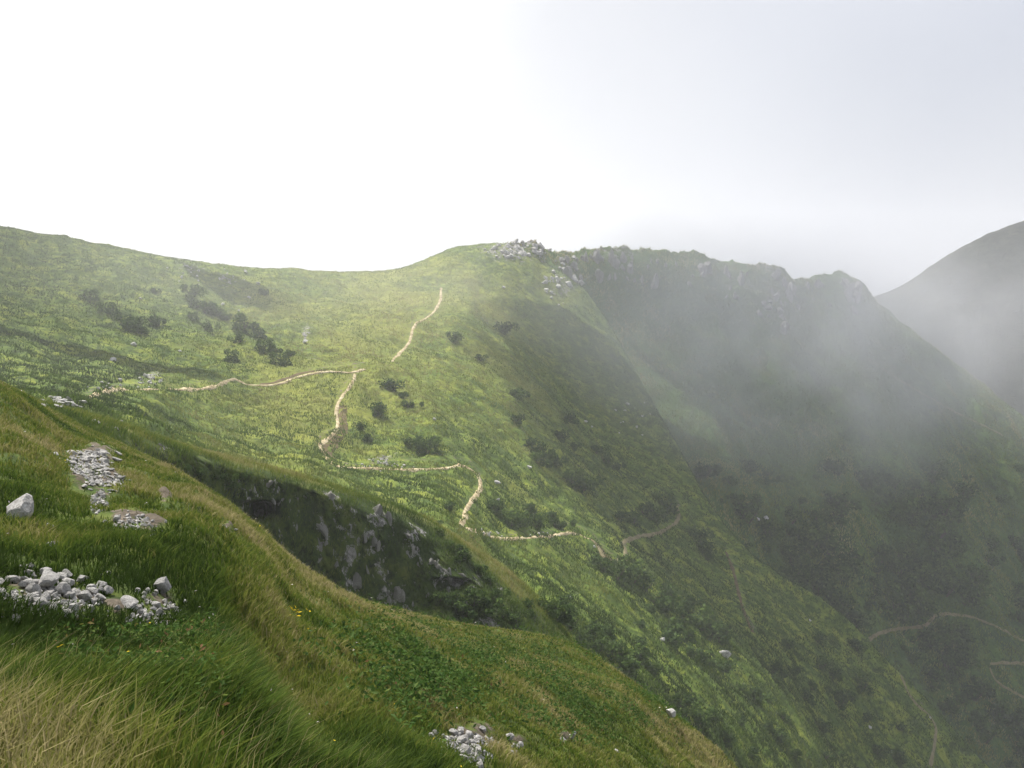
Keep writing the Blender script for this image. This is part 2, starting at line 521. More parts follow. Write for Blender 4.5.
# ------------------------------------------------------------------ terrain: the main slope
xc = columns(-450, 1500, 640, 40)
Cc = [
    [(-450, 600, 70), (0, 600, 75), (200, 700, 90), (400, 760, 110), (560, 800, 115), (700, 900, 120), (850, 1050, 150), (1500, 2100, 190)],
    [(-450, 410, 90), (0, 420, 95), (100, 432, 110), (200, 475, 125), (280, 500, 135), (340, 520, 140), (400, 540, 145), (460, 562, 148), (500, 600, 146), (560, 645, 138), (620, 690, 136),
     (700, 745, 150), (760, 790, 165), (850, 880, 190), (1000, 1050, 210), (1500, 1800, 220)],
    [(-450, 350, 138), (0, 392, 150), (60, 398, 152), (120, 407, 165), (200, 440, 180), (280, 458, 190), (340, 468, 200), (400, 475, 205), (460, 492, 205), (500, 530, 195), (560, 578, 185), (620, 622, 180),
     (700, 682, 185), (760, 724, 197), (850, 815, 215), (1000, 980, 235), (1500, 1680, 240)],
    [(-450, 320, 180), (0, 372, 200), (100, 388, 205), (200, 398, 225), (280, 412, 235), (340, 420, 240), (400, 425, 245), (460, 440, 245), (500, 470, 240), (560, 522, 235), (620, 566, 230),
     (700, 622, 238), (760, 656, 248), (850, 735, 258), (1000, 900, 262), (1500, 1600, 265)],
    [(-450, 270, 225), (0, 328, 255), (100, 345, 265), (200, 350, 280), (280, 353, 290), (340, 360, 292), (400, 366, 297), (460, 376, 302), (500, 396, 302), (560, 445, 300), (620, 508, 287),
     (700, 568, 286), (760, 606, 286), (850, 675, 286), (1000, 838, 278), (1500, 1560, 280)],
    [(-450, 200, 275), (0, 280, 305), (100, 296, 318), (200, 303, 338), (280, 308, 352), (340, 313, 360), (400, 310, 370), (460, 305, 385), (500, 320, 388), (560, 385, 370), (620, 467, 340),
     (700, 538, 322), (760, 578, 312), (850, 640, 303), (1000, 800, 288), (1500, 1520, 290)],
    [(-450, 110, 320), (-200, 180, 335), (0, 228, 350), (60, 239, 360), (120, 251, 370), (200, 263, 385), (280, 271, 400), (340, 275, 420), (380, 273, 430), (420, 263, 440), (460, 248, 450), (500, 244, 455),
     (530, 256, 456), (545, 262, 461), (570, 276, 461), (600, 312, 446), (630, 362, 424), (660, 417, 394), (690, 470, 366), (715, 514, 346), (760, 563, 326), (830, 606, 312), (900, 674, 302), (985, 768, 292), (1100, 900, 286), (1500, 1490, 296)],
    [(-450, 125, 350), (0, 238, 385), (200, 274, 420), (340, 290, 460), (420, 280, 475), (500, 275, 480), (560, 300, 490), (600, 345, 470), (640, 415, 440), (700, 540, 385), (760, 640, 360), (830, 700, 345), (900, 780, 335), (985, 880, 325), (1500, 1600, 325)],
    [(-450, 300, 480), (0, 380, 520), (340, 420, 560), (500, 460, 560), (640, 800, 480), (760, 950, 430), (900, 1100, 400), (1500, 2000, 390)],
]
Xc, Yc, Dc, vc = loft(Cc, [10, 40, 55, 55, 55, 50, 30, 8], xc)
V = np.broadcast_to(vc[:, None], Xc.shape)
Pc = unproject(Xc, Yc, Dc)
near_top = np.exp(-((V - 6) / 0.35) ** 2)
amp = 1 - 0.6 * near_top
q = Pc * np.array([1, 1, 0.8])
# shallow gullies running down the fall line, hummocks and tussocks
fall = np.stack([Pc[..., 0] * 0.8 + Pc[..., 1] * 0.25, Pc[..., 1] * 0.18 - Pc[..., 0] * .05, Pc[..., 2] * 0.2], -1)
calm = 0.12 + 0.88 * off_trail(Xc, Yc, 2.0, 6.0)
Pc[..., 2] += amp * (fbm(q, 34, 3) * 4.5 + ridged(fall, 15, 3, off=2) * 2.0 + fbm(q, 8, 4, off=8) * 2.4 * (0.4 + 0.6 * calm)) + fbm(q, 2.4, 3, off=6) * 1.0 * calm
knob = np.exp(-((Xc - 515) / 42) ** 2) * np.exp(-((Yc - 252) / 13) ** 2) * (V < 6.3)
rock_c = 0.62 * knob
for rx_, ry_, w_, h_ in [(150, 380, 16, 6), (192, 272, 16, 5), (224, 283, 10, 8), (306, 336, 7, 5), (57, 404, 18, 4), (565, 290, 14, 12), (385, 465, 16, 3), (310, 362, 8, 4)]:
    rock_c = np.maximum(rock_c, 0.55 * np.exp(-((Xc - rx_) / w_) ** 2 - ((Yc - ry_) / h_) ** 2))
straw_light_c = 0.6 * fbm(Pc, 45, 3, off=21) + 0.5 * np.exp(-((Xc - 390) / 150) ** 2 - ((Yc - 345) / 80) ** 2) - 0.55 * sstep(480, 700, Xc) - 0.38 * sstep(270, 60, Xc)  # paints the sunlit patch lighter and the shaded sides duller
sheet('mountain_slope', Pc, M_SLOPE, {'rock': rock_c, 'straw_light': straw_light_c, 'bare': 0.25 * knob + 0.5 * (1 - off_trail(Xc, Yc, 0.5, 3.2))})

# ------------------------------------------------------------------ terrain: the shaded valley side and its rocky ridge
xd = columns(400, 1500, 420, 30, 500, 1064)
D = [
    [(400, 800, 300), (600, 760, 310), (760, 800, 320), (900, 900, 335), (1000, 960, 335), (1500, 1300, 330)],
    [(400, 600, 340), (600, 565, 358), (640, 562, 356), (700, 565, 352), (760, 605, 362), (840, 665, 372), (900, 705, 378), (1000, 775, 380), (1150, 880, 380), (1500, 1150, 380)],
    [(400, 510, 385), (560, 500, 380), (600, 472, 392), (640, 500, 370), (700, 520, 364), (760, 542, 385), (840, 562, 405), (900, 590, 412), (1000, 642, 422), (1150, 760, 425), (1500, 1020, 430)],
    [(400, 410, 412), (500, 402, 405), (560, 420, 404), (600, 418, 404), (640, 440, 398), (700, 442, 415), (760, 442, 438), (840, 450, 460), (900, 478, 470), (1000, 562, 475), (1150, 700, 480), (1500, 950, 490)],
    [(400, 310, 450), (500, 302, 444), (560, 335, 434), (600, 332, 452), (680, 342, 474), (760, 350, 492), (840, 352, 520), (900, 385, 540), (1000, 462, 545), (1150, 600, 545), (1500, 880, 560)],
    [(400, 285, 470), (470, 265, 464), (505, 250, 462), (530, 247, 462), (545, 256, 466), (560, 258, 472), (575, 258, 480), (600, 252, 490), (640, 257, 500), (690, 263, 515), (740, 272, 530), (768, 271, 540), (785, 280, 545),
     (797, 290, 550), (812, 284, 570), (845, 281, 580), (858, 287, 585), (868, 298, 590), (882, 312, 592), (900, 328, 595), (950, 362, 600), (1010, 408, 604), (1150, 530, 610), (1500, 830, 620)],
    [(400, 320, 520), (530, 300, 520), (600, 300, 540), (740, 320, 580), (850, 330, 630), (950, 410, 640), (1150, 590, 650), (1500, 900, 660)],
    [(400, 500, 620), (600, 520, 640), (850, 560, 720), (1150, 800, 740), (1500, 1100, 740)],
]
Xd, Yd, Dd, vd = loft(D, [8, 45, 50, 55, 60, 14, 6], xd)
V = np.broadcast_to(vd[:, None], Xd.shape)
Pd = unproject(Xd, Yd, Dd)
fall = np.stack([Pd[..., 0] * 0.9 + Pd[..., 1] * 0.12, Pd[..., 1] * 0.25, Pd[..., 2] * 0.22], -1)
clear = sstep(560, 760, Xd)
gul = ridged(fall, 42, 4, off=3)
amp = (0.35 + 0.65 * clear) * (1 - 0.75 * np.exp(-((V - 5) / 0.4) ** 2))
Pd[..., 2] += amp * (gul * 11.0 + fbm(Pd, 24, 5) * 9) + fbm(Pd, 4, 3, off=2) * 1.2 * (0.15 + 0.85 * off_trail(Xd, Yd, 2.0, 6.0))
crest = np.exp(-((V - 5) / 0.12) ** 2)
crag = ridged(Pd, 11, 5, off=6)
Pd[..., 2] += crest * (crag * 3.4 + ridged(Pd, 5.0, 4, off=2) * 3.0 - 2.2 - 1.6 * sstep(680, 760, Xd)) * (1 - sstep(850, 900, Xd))
Pd[..., 2] += np.exp(-((V - 5) / 0.3) ** 2) * (fbm(Pd, 20, 3, off=33) * 9 + 1.0) * sstep(560, 620, Xd) * (1 - sstep(850, 890, Xd))
rock_d = (sstep(3.9, 4.9, V) * 0.50 + 0.25 * crest) * (1 - sstep(820, 880, Xd)) * sstep(-0.25, 0.3, fbm(Pd, 20, 3, off=14))
near_c = sstep(800, 580, Xd)
straw_light_d = 0.5 * fbm(Pd, 50, 3, off=7) + 0.55 * gul + 0.45 * near_c  # colour brightened beside the main slope to offset its shade
sheet('valley_side', Pd, M_VALLEY, {'rock': rock_d, 'straw_light': straw_light_d, 'bare': np.zeros_like(Xd)})

# ------------------------------------------------------------------ far ridges, valley floor
xe = np.linspace(640, 1700, 300)
E = [
    [(640, 900, 560), (900, 900, 600), (1700, 1000, 620)],
    [(640, 560, 700), (900, 600, 690), (1050, 600, 690), (1700, 640, 700)],
    [(640, 420, 790), (880, 420, 780), (1000, 400, 780), (1700, 330, 800)],
    [(640, 380, 900), (760, 335, 900), (840, 312, 900), (884, 297, 900), (905, 287, 900), (940, 264, 900), (975, 245, 900), (1000, 233, 900), (1024, 224, 900), (1100, 190, 900), (1700, 60, 920)],
    [(640, 470, 1060), (900, 420, 1060), (1700, 200, 1080)],
]
Xe, Ye, De, ve = loft(E, [15, 50, 70, 20], xe)
Pe = unproject(Xe, Ye, De)
Pe[..., 2] += ridged(Pe, 70, 5) * 11 * (1 - 0.55 * np.exp(-((ve[:, None] - 3) / .4) ** 2)) + fbm(Pe, 12, 3) * 1.5
sheet('distant_ridge', Pe, M_RIDGE, {'rock': np.zeros_like(Xe), 'straw_light': 0.4 * fbm(Pe, 90, 3), 'bare': np.zeros_like(Xe)})
gx, gy = np.meshgrid(np.linspace(-2600, 2600, 110), np.linspace(-400, 2900, 90))
gz = -330 + fbm(np.stack([gx, gy, gx * 0], -1), 500, 3) * 60
Pg = np.stack([gx, gy, gz], -1)
sheet('ground', Pg, M_RIDGE, {'rock': gx * 0, 'straw_light': gx * 0, 'bare': gx * 0})
# the flank the viewer stands on, behind and to the left
bx, by = np.meshgrid(np.linspace(-160, 60, 70), np.linspace(-120, 0.5, 50))
bz = -1.62 - 0.22 * bx - 0.012 * by + fbm(np.stack([bx, by, bx * 0], -1), 8, 3) * 0.5 - 0.2
bz = np.where(bx > 0, -1.8 - 0.5 * bx, bz)
bz = np.where(bx < 0, np.minimum(bz, -1.7 + 0.10 * -bx), bz)
Pbk = np.stack([bx, by, bz], -1)
sheet('slope', Pbk, M_NEAR, {'rock': bx * 0, 'straw_light': 0.2 * fbm(Pbk, 3, 3), 'bare': bx * 0})
for k_ in ('ground', 'slope'):
    SHEETS.pop(k_)
    BVHS.pop(k_)


# ------------------------------------------------------------------ trails
def ribbon(name, pts, width, mat, lift=0.09, label=None, wob=0.55, shift=0.0, jump=30):
    px = np.array(pts, float)
    seg = np.r_[0, np.cumsum(np.hypot(*np.diff(px, axis=0).T))]
    t = np.linspace(0, seg[-1], int(seg[-1] / 1.6) + 2)
    xs, ys = pchip(seg, px[:, 0], t), pchip(seg, px[:, 1], t)
    P = []
    for x, y in zip(xs, ys):
        h = hit(x, y, ('mountain_slope', 'valley_side', 'rocky_spur', 'hillside'))
        if h:
            P.append((h[0], h[3]))
    # keep the longest stretch that lies on one slope
    runs = [[P[0]]]
    for p in P[1:]:
        if (p[0] - runs[-1][-1][0]).length < jump:
            runs[-1].append(p)
        else:
            runs.append([p])
    keep = max(runs, key=len)
    if len(keep) < 4:
        return None
    co = np.array([p[0][:] for p in keep])
    for _ in range(3):
        co[1:-1] = co[1:-1] * 0.5 + (co[:-2] + co[2:]) * 0.25
    step = np.r_[0, np.cumsum(np.linalg.norm(np.diff(co, axis=0), axis=1))]
    tt = np.arange(0, step[-1], 0.8)
    idx = np.searchsorted(step, tt).clip(1, len(step) - 1)
    fr = ((tt - step[idx - 1]) / np.maximum(step[idx] - step[idx - 1], 1e-6))[:, None]
    c2 = co[idx - 1] * (1 - fr) + co[idx] * fr
    sh = [keep[i][1] for i in idx]
    tg = np.gradient(c2[:, :2], axis=0)
    tg /= np.linalg.norm(tg, axis=1)[:, None] + 1e-9
    side = np.stack([-tg[:, 1], tg[:, 0]], 1)
    wv = width * (1 + wob * fbm(np.c_[c2[:, :2], c2[:, 2]], 5.0, 3) * 2)
    jit = 0.35 * fbm(c2, 3.0, 2, off=40)[:, None] * width
    offs = np.array([-0.62, -0.45, 0.0, 0.45, 0.62])
    hts = np.array([-0.12, lift, lift * 0.8, lift, -0.12])
    out = []
    for i in range(len(c2)):
        for o_, h_ in zip(offs, hts):
            q = c2[i, :2] + side[i] * (o_ * wv[i] + shift + jit[i])
            r = drop(q[0], q[1], sh[i])
            z = r.z if r else c2[i, 2]
            out.append((q[0], q[1], z + h_))
    return link(name, np_mesh(name, np.array(out), grid_faces(len(c2), 5)), mat, kind='structure', **({'label': label} if label else {}))


ribbon('path', T_UP, 0.85, M_TRAIL)
ribbon('path', T_AB, 0.8, M_TRAIL, 0.18)
ribbon('path', T_CD, 0.8, M_TRAIL)
ribbon('path', T_E, 0.7, M_TRAIL)
ribbon('path', T_F, 0.8, M_DULL, 0.2)
ribbon('path', T_G, 0.9, M_BANK)
ribbon('path', T_H, 0.8, M_DULL)
for t_ in (T_I, T_J, T_K, T_L):
    ribbon('path', t_, 0.62, M_DULL, 0.22, jump=80)
# worn soil edges where the path is cut into the slope
ribbon('dirt', [(338, 404), (336, 414), (338, 424), (334, 434), (325, 441), (320, 447), (326, 456)], 2.2, M_BANK, 0.04, None, 0.5, 1.2)
ribbon('dirt', [(264, 386), (280, 383), (296, 377), (312, 373), (330, 371)], 1.2, M_BANK, 0.04, None, 0.5, 1.0)
ribbon('dirt', [(594, 541), (600, 550), (605, 559), (615, 562)], 2.0, M_BANK, 0.04, None, 0.5, 0.5)
ribbon('path', [(78, 414), (92, 418), (104, 426), (114, 432)], 0.8, M_BANK, 0.04)

# ------------------------------------------------------------------ scattering on a sheet
def scatter(sheet_name, vals, weight, count, seed):
    """random spots on a terrain sheet; weight multiplies the ground area"""
    r = np.random.default_rng(seed)
    P, _ = SHEETS[sheet_name]
    a, b, c = P[:-1, :-1], P[:-1, 1:], P[1:, :-1]
    area = np.linalg.norm(np.cross(b - a, c - a), axis=-1)
    w = (area * weight[:-1, :-1]).ravel()
    w = np.maximum(w, 0)
    cum = np.cumsum(w)
    k = np.searchsorted(cum, r.random(count) * cum[-1])
    i, j = np.divmod(k, P.shape[1] - 1)
    u, v = r.random((2, count, 1))
    p = (P[i, j] * (1 - u) + P[i, j + 1] * u) * (1 - v) + (P[i + 1, j] * (1 - u) + P[i + 1, j + 1] * u) * v
    return p, [x[i, j] for x in vals]


def blades(name, p, hgt, wid, lean, tint, seed, spread=0.5, wind=(0.75, 0.35), mat=None, label=None):
    r = np.random.default_rng(seed)
    n_ = len(p)
    ang = r.random(n_) * 2 * np.pi
    side = np.stack([np.cos(ang), np.sin(ang), 0 * ang], 1)
    th = r.random(n_) * 2 * np.pi
    ld = np.stack([np.cos(th), np.sin(th), 0 * th], 1) * (spread * r.random(n_) ** 0.7)[:, None]
    ld[:, 0] += wind[0] * lean
    ld[:, 1] += wind[1] * lean
    h = hgt[:, None]
    w = wid[:, None]
    up = np.array([0, 0, 1.0])
    base = p - up * 0.02 * h
    mid = p + (up * 0.58 + ld * 0.32) * h
    tip = p + (up * 0.86 + ld * 1.0) * h
    co = np.stack([base - side * w / 2, base + side * w / 2, mid - side * w * 0.38, mid + side * w * 0.38, tip], 1).reshape(-1, 3)
    b0 = np.arange(n_)[:, None] * 5
    q4 = b0 + np.array([[0, 1, 3, 2]])
    q3 = b0 + np.array([[2, 3, 4]])
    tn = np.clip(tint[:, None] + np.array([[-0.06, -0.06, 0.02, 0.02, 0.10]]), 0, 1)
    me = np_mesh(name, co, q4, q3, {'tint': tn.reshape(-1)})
    return link(name, me, mat or M_GRASS, kind='stuff', **({'label': label} if label else {}))


VA = np.broadcast_to(va[:, None], Xa.shape)
inview = ((Xa > -330) & (Xa < 1150)).astype(float)
tuss = 0.5 + 1.4 * fbm(Pa, 0.75, 2, off=50)
clump = np.clip(0.25 + tuss, 0.05, 1.4)
bare_front = np.zeros_like(Xa)
for bx, by, rx, ry in BARE_A:
    bare_front = np.maximum(bare_front, np.exp(-(((Xa - bx) / rx) ** 2 + ((Ya - by - 7) / (ry + 2)) ** 2)))
vis = (VA > 1.4) & (VA < 7.9)
wgt = inview * vis * np.minimum(1, (6.5 / np.maximum(Da, 0.5)) ** 1.25) * clump * (1 - 0.985 * sstep(0.28, 0.6, np.maximum(bare_a, bare_front * np.clip(0.6 + 2 * fbm(Pa, 0.8, 3, off=45), 0, 1.2)))) * sstep(1.3, 2.2, Da)
zone = fbm(Pa, 4.0, 4, off=61)
p, (d_, x_, y_, b_, tu, zo) = scatter('hillside', [Da, Xa, Ya, bare_a, tuss, zone], wgt, 520000, 3)
r = np.random.default_rng(5)
nearstraw = sstep(4.1, 3.4, d_) * (1 - sstep(90, 210, x_))
hump = sstep(4.0, 4.7, d_) * (1 - sstep(9.5, 11.5, d_))
tuf = np.exp(-((x_ - 30) / 45) ** 2 - ((y_ - 545) / 22) ** 2)
band = np.exp(-((y_ - (0.36 * x_ + 455)) / 38) ** 2) * (d_ > 17) * (x_ > 180)
tint = 0.29 + 0.12 * r.normal(size=len(p)) + 1.2 * zo + 0.12 * (tu - 0.5) + 0.5 * fbm(p, 1.3, 3, off=19) + 0.26 * nearstraw + 0.42 * hump * sstep(0.12, 0.32, fbm(p, 1.6, 3, off=71)) - 0.27 * hump * (0.7 + 0.8 * np.clip(0.5 + 2 * fbm(p, 2.0, 2, off=29), 0, 1)) * (1 - nearstraw) + 0.48 * tuf + 0.14 * band
tint += np.where(r.random(len(p)) < 0.10, 0.25, 0)
h_ = (0.17 + 0.10 * r.random(len(p))) * (0.75 + 0.55 * np.clip(tu, 0, 1.3)) * (1 - 0.22 * hump + 0.5 * tuf - 0.10 * nearstraw)
h_ *= 1 - 0.55 * sstep(0.1, 0.4, b_)
h_ *= (1 - 0.50 * sstep(10, 15, d_)) * (0.6 + 0.8 * np.clip(0.5 + 2 * zo, 0, 1))
tint += 0.12 * sstep(12, 16, d_)
w_ = 0.0030 + 0.0012 * np.minimum(d_, 6) + 0.0006 * np.maximum(d_ - 6, 0)
blades('grass', p, h_, w_ * (0.7 + 0.6 * r.random(len(p))), 0.10 + 0.26 * hump, tint, 8, 0.9)

# long dry stalks with seed heads close to the viewer
wst = inview * (VA > 1.6) * (VA < 3.3) * (0.4 + sstep(5.5, 3.5, Da)) * (Xa < 380) * sstep(2.2, 2.8, Da)
p, (d_,) = scatter('hillside', [Da], wst, 600, 12)
hs = 0.20 + 0.26 * r.random(len(p))
blades('dry_grass', p, hs, np.full(len(p), 0.0036), 0.35 + 0.4 * r.random(len(p)), np.full(len(p), 0.80) + 0.1 * r.normal(size=len(p)), 13, 0.35)
ST = SHEETS['hillside']
n_ = len(p)
th = np.random.default_rng(14).random(n_) * 6.28

# leafy herbs between the grass
def leaves(name, p, size, tint, seed, mat, hz=(0.0, 0.2), flat=0.5, label=None):
    r = np.random.default_rng(seed)
    n_ = len(p)
    c = p + np.stack([0 * size, 0 * size, hz[0] + (hz[1] - hz[0]) * r.random(n_)], 1)
    nrm = r.normal(size=(n_, 3))
    nrm[:, 2] = np.abs(nrm[:, 2]) + flat
    nrm /= np.linalg.norm(nrm, axis=1)[:, None]
    a = np.cross(nrm, r.normal(size=(n_, 3)))
    a /= np.linalg.norm(a, axis=1)[:, None]
    b = np.cross(nrm, a)
    s = size[:, None]
    co = np.stack([c - a * s, c + b * s * 0.42 + nrm * s * .08, c + a * s, c - b * s * 0.42 + nrm * s * .08], 1).reshape(-1, 3)
    q = np.arange(n_)[:, None] * 4
    me = np_mesh(name, co, None, np.concatenate([q + [[0, 1, 2]], q + [[0, 2, 3]]]), {'tint': np.repeat(np.clip(tint, 0, 1), 4)}, smooth=False)
    return link(name, me, mat, kind='stuff', **({'label': label} if label else {}))


def blob(x, y, rx, ry):
    return np.exp(-((Xa - x) / rx) ** 2 - ((Ya - y) / ry) ** 2)


wh = (blob(390, 675, 55, 32) + blob(430, 700, 45, 30) + 0.7 * blob(560, 715, 45, 30) + 0.5 * blob(520, 660, 70, 20) + blob(630, 715, 40, 18)) * inview * (VA < 7)
wh = wh * np.clip(0.3 + 2.5 * fbm(Pa, 1.2, 3, off=77), 0, 1)
p, (d_,) = scatter('hillside', [Da], wh, 15000, 21)
leaves('ground_cover', p, 0.03 + 0.035 * r.random(len(p)), 0.35 + 0.25 * r.normal(size=len(p)), 22, M_HERB, (0.06, 0.34))
wh = (blob(150, 655, 50, 22) + blob(110, 672, 40, 18) + 0.6 * blob(180, 700, 50, 40)) * inview * (VA < 4) * (Da > 3.5)
wh = wh * np.clip(0.3 + 2.5 * fbm(Pa, 0.5, 3, off=78), 0, 1)
p, (d_,) = scatter('hillside', [Da], wh, 4200, 23)
leaves('ground_cover', p, 0.014 + 0.014 * r.random(len(p)), 0.45 + 0.3 * r.normal(size=len(p)), 24, M_HERB, (0.06, 0.26))
# small blossoms scattered through the meadow
wf = inview * (VA > 2) * (VA < 7) * (Da > 4) * np.clip(fbm(Pa, 2.5, 3, off=90) * 3, 0, 1) * np.minimum(1, (8 / np.maximum(Da, .5)) ** 1.2)
p, (d_,) = scatter('hillside', [Da], wf, 110, 25)
leaves('wildflowers', p, 0.007 + 0.0009 * d_, np.where(r.random(len(p)) < 0.8, 0.3 * r.random(len(p)), 1.0), 26, M_FLOWER, (0.2, 0.3), 1.5)
wf = blob(300, 632, 12, 7) * inview * (VA > 4)
p, (d_,) = scatter('hillside', [Da], wf, 90, 27)
leaves('wildflowers', p, np.full(len(p), 0.035), np.full(len(p), 1.0), 28, M_FLOWER, (0.22, 0.34), 1.0)

# rough pasture on the spur and on the big slope
def tufts(sname, X, Y, D, V, extra, count, hgt, wid, seed, tint0, tscale, name='grass', vmax=6.2, tpatch=None, tv=None):
    P = SHEETS[sname][0]
    w = ((X > -150) & (X < 1160)) * (V > 0.8) * (V < vmax) * np.clip(0.15 + 1.8 * (fbm(P, tscale, 3, off=seed) + 0.2), 0.02, 1) * extra
    p, (d_, x_, y_, e_) = scatter(sname, [D, X, Y, D * 0 if tv is None else tv], w * (120 / np.maximum(D, 40)) ** 1.2, count, seed)
    r = np.random.default_rng(seed + 1)
    big = fbm(p, tscale * 5, 3, off=3)
    t = tint0 + 0.08 * r.normal(size=count) + 0.9 * big + 0.5 * fbm(p, tscale * 1.7, 2, off=8) + (tpatch(x_, y_) if tpatch else 0) + (e_ if tv is not None else 0)
    return blades(name, p, hgt * (0.6 + 0.8 * r.random(count)), wid * (0.6 + 0.8 * r.random(count)), np.full(count, 0.3), t, seed + 2, 0.9)


VB = np.broadcast_to(vb[:, None], Xb.shape)
tufts('rocky_spur', Xb, Yb, Db, VB, (1 - 0.85 * np.clip(rock_b * 1.6, 0, 1)) * (1 - 0.75 * hollow), 150000, 0.38, 0.045, 40, 0.22, 2.5, vmax=3.9, tv=0.28 * sstep(2.2, 2.7, VB) - 0.05 * face_b)  # tufts on the crest tinted lighter for its painted sunlight
VC = np.broadcast_to(vc[:, None], Xc.shape)
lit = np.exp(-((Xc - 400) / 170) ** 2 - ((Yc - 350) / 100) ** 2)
tufts('mountain_slope', Xc, Yc, Dc, VC, (1 - np.clip(rock_c * 1.5, 0, 0.9)) * off_trail(Xc, Yc), 300000, 0.55, 0.15, 50, 0.30, 5.0, tpatch=lambda x, y: -0.20 * sstep(480, 680, x) - 0.17 * sstep(290, 60, x) + 0.34 * np.exp(-((x - 400) / 170) ** 2 - ((y - 350) / 100) ** 2))  # tufts carry the same painted sunlit patch and shaded sides
VD = np.broadcast_to(vd[:, None], Xd.shape)
tufts('valley_side', Xd, Yd, Dd, VD, 1.0 * (Xd > 500) * off_trail(Xd, Yd), 130000, 0.9, 0.30, 60, 0.20, 8.0, vmax=5.0, tv=0.40 * gul + 0.30 * sstep(800, 580, Xd))  # tufts brightened the same way beside the main slope

# ------------------------------------------------------------------ stones
def rock_mesh(seed, sub=3, flat=1.0, cuts=20, long=1.0, jag=0.0):
    import bmesh
    r = np.random.default_rng(seed)
    bm = bmesh.new()
    bmesh.ops.create_icosphere(bm, subdivisions=sub, radius=1.0)
    co = np.array([v.co[:] for v in bm.verts])
    for k in range(cuts):
        n = r.normal(size=3)
        n /= np.linalg.norm(n)
        o = 0.40 + 0.36 * r.random()
        dd = co @ n
        co = co - np.where(dd > o, (dd - o) * 0.94, 0)[:, None] * n
    co = co * (1 + 0.16 * fbm(co, 0.9, 3, off=seed * 3.1))[:, None]
    co = co + 0.05 * fbm(co, 0.25, 2, off=seed)[:, None] * co
    if jag:
        co = co * (0.85 + jag * ridged(co * np.array([1, 1, 0.45]), 0.75, 4, off=seed * 1.7) + 0.5 * jag * fbm(co, 0.3, 3, off=seed))[:, None]
    co *= np.array([long, 0.85, flat])
    for v, q in zip(bm.verts, co):
        v.co = q
    me = bpy.data.meshes.new('rock')
    bm.to_mesh(me)
    bm.free()
    return me


ROCKS = {}
for kind, mat, prm in (('stone', M_ROCK, dict(flat=0.7)), ('white', M_PALE, dict(flat=0.75)), ('crag', M_CLIFFROCK, dict(flat=1.15, cuts=8, jag=0.42, sub=4)), ('slab', M_ROCK, dict(flat=0.42, long=1.3)), ('dim', M_DIM, dict(flat=1.15, cuts=8, jag=0.42, sub=3)), ('summit', M_ROCK, dict(flat=0.95, cuts=10, jag=0.35, sub=3))):
    L = []
    for k in range(7):
        me = rock_mesh(100 + k + len(ROCKS) * 20, **{'sub': 3, **prm})
        me.materials.append(mat)
        L.append(me)
    ROCKS[kind] = L


def rock(name, kind, x, y, px, label, cat, group=None, sink=0.25, only=None, k=None, rot=None, stretch=(1, 1, 1), lift=0.0, upright=False):
    h = hit(x, y, only)
    if h is None:
        return None
    me = ROCKS[kind][random.randrange(7) if k is None else k]
    o = bpy.data.objects.new(name, me)
    COL.objects.link(o)
    dist = h[0].y * CP - h[0].z * SP
    s = 0.5 * px * dist / F
    nz = (h[1] * 0.6 + Vector((0, 0, 1)) * 0.6).normalized()
    if upright:
        nz = Vector((0, 0.05, 1)).normalized()
    o.location = h[0] + (h[1] if upright else nz) * s * (0.5 - sink + lift)
    e = nz.to_track_quat('Z', 'Y') @ Matrix.Rotation(random.random() * 6.28 if rot is None else rot, 3, 'Z').to_quaternion()
    o.rotation_mode = 'QUATERNION'
    o.rotation_quaternion = e @ Matrix.Rotation(random.gauss(0, 0.25), 3, 'X').to_quaternion()
    o.scale = (s * stretch[0], s * stretch[1], s * stretch[2])
    o['label'] = label
    o['category'] = cat
    if group:
        o['group'] = group
    return o


def heap(kind, n, poly, sizes, label, group, only=None, power=2.0, cat='stone', name='stone', sink=0.2):
    x0, y0, rx, ry = poly
    for _ in range(n):
        a, q = random.random() * 6.283, math.sqrt(random.random()) * (1 + 0.7 * random.random() ** 4)
        s = sizes[0] + (sizes[1] - sizes[0]) * random.random() ** power
        rock(name, kind, x0 + rx * q * math.cos(a), y0 + ry * q * math.sin(a), s, label, cat, group, sink, only)


HS = ('hillside',)
rock('boulder', 'stone', 17, 523, 54, 'largest grey boulder, rounded and weathered, in brown grass above the rubble', 'boulder', None, 0.05, HS, 1, 0.4, (1.0, .9, 1.0))
rock('boulder', 'stone', 46, 534, 24, 'half buried pale boulder just right of the largest boulder', 'boulder', None, 0.2, HS, 2)
rock('stone', 'slab', 53, 546, 14, 'flat stone half hidden in brown grass below the largest boulder', 'stone', None, 0.1, HS, 3)
rock('boulder', 'stone', 30, 571, 19, 'pointed stone at the very top of the left rubble heap', 'boulder', None, 0.05, HS, 0)
rock('boulder', 'slab', 46, 588, 33, 'dark grey broad slab leaning in the left rubble heap', 'boulder', None, 0.0, HS, 2, 0.2, (1, .9, 1.6))
rock('boulder', 'stone', 45, 575, 17, 'squarish stone on top of the dark broad slab', 'boulder', None, 0.0, HS, 4)
rock('boulder', 'stone', 68, 586, 19, 'rough pale block right of the dark broad slab', 'boulder', None, 0.05, HS, 5)
rock('boulder', 'stone', 91, 592, 20, 'peaked stone at the right end of the left rubble heap', 'boulder', None, 0.05, HS, 6)
rock('boulder', 'stone', 161, 592, 32, 'triangular standing boulder above the small right rubble patch', 'boulder', None, 0.05, HS, 0, 1.0, (1, .8, 1.25))
rock('stone', 'stone', 147, 593, 11, 'narrow upright stone touching the triangular boulder', 'stone', None, 0.05, HS, 3, None, (.8, .8, 1.3))
rock('stone', 'stone', 137, 593, 11, 'brownish upright stone second left of the triangular boulder', 'stone', None, 0.05, HS, 4, None, (.8, .8, 1.3))
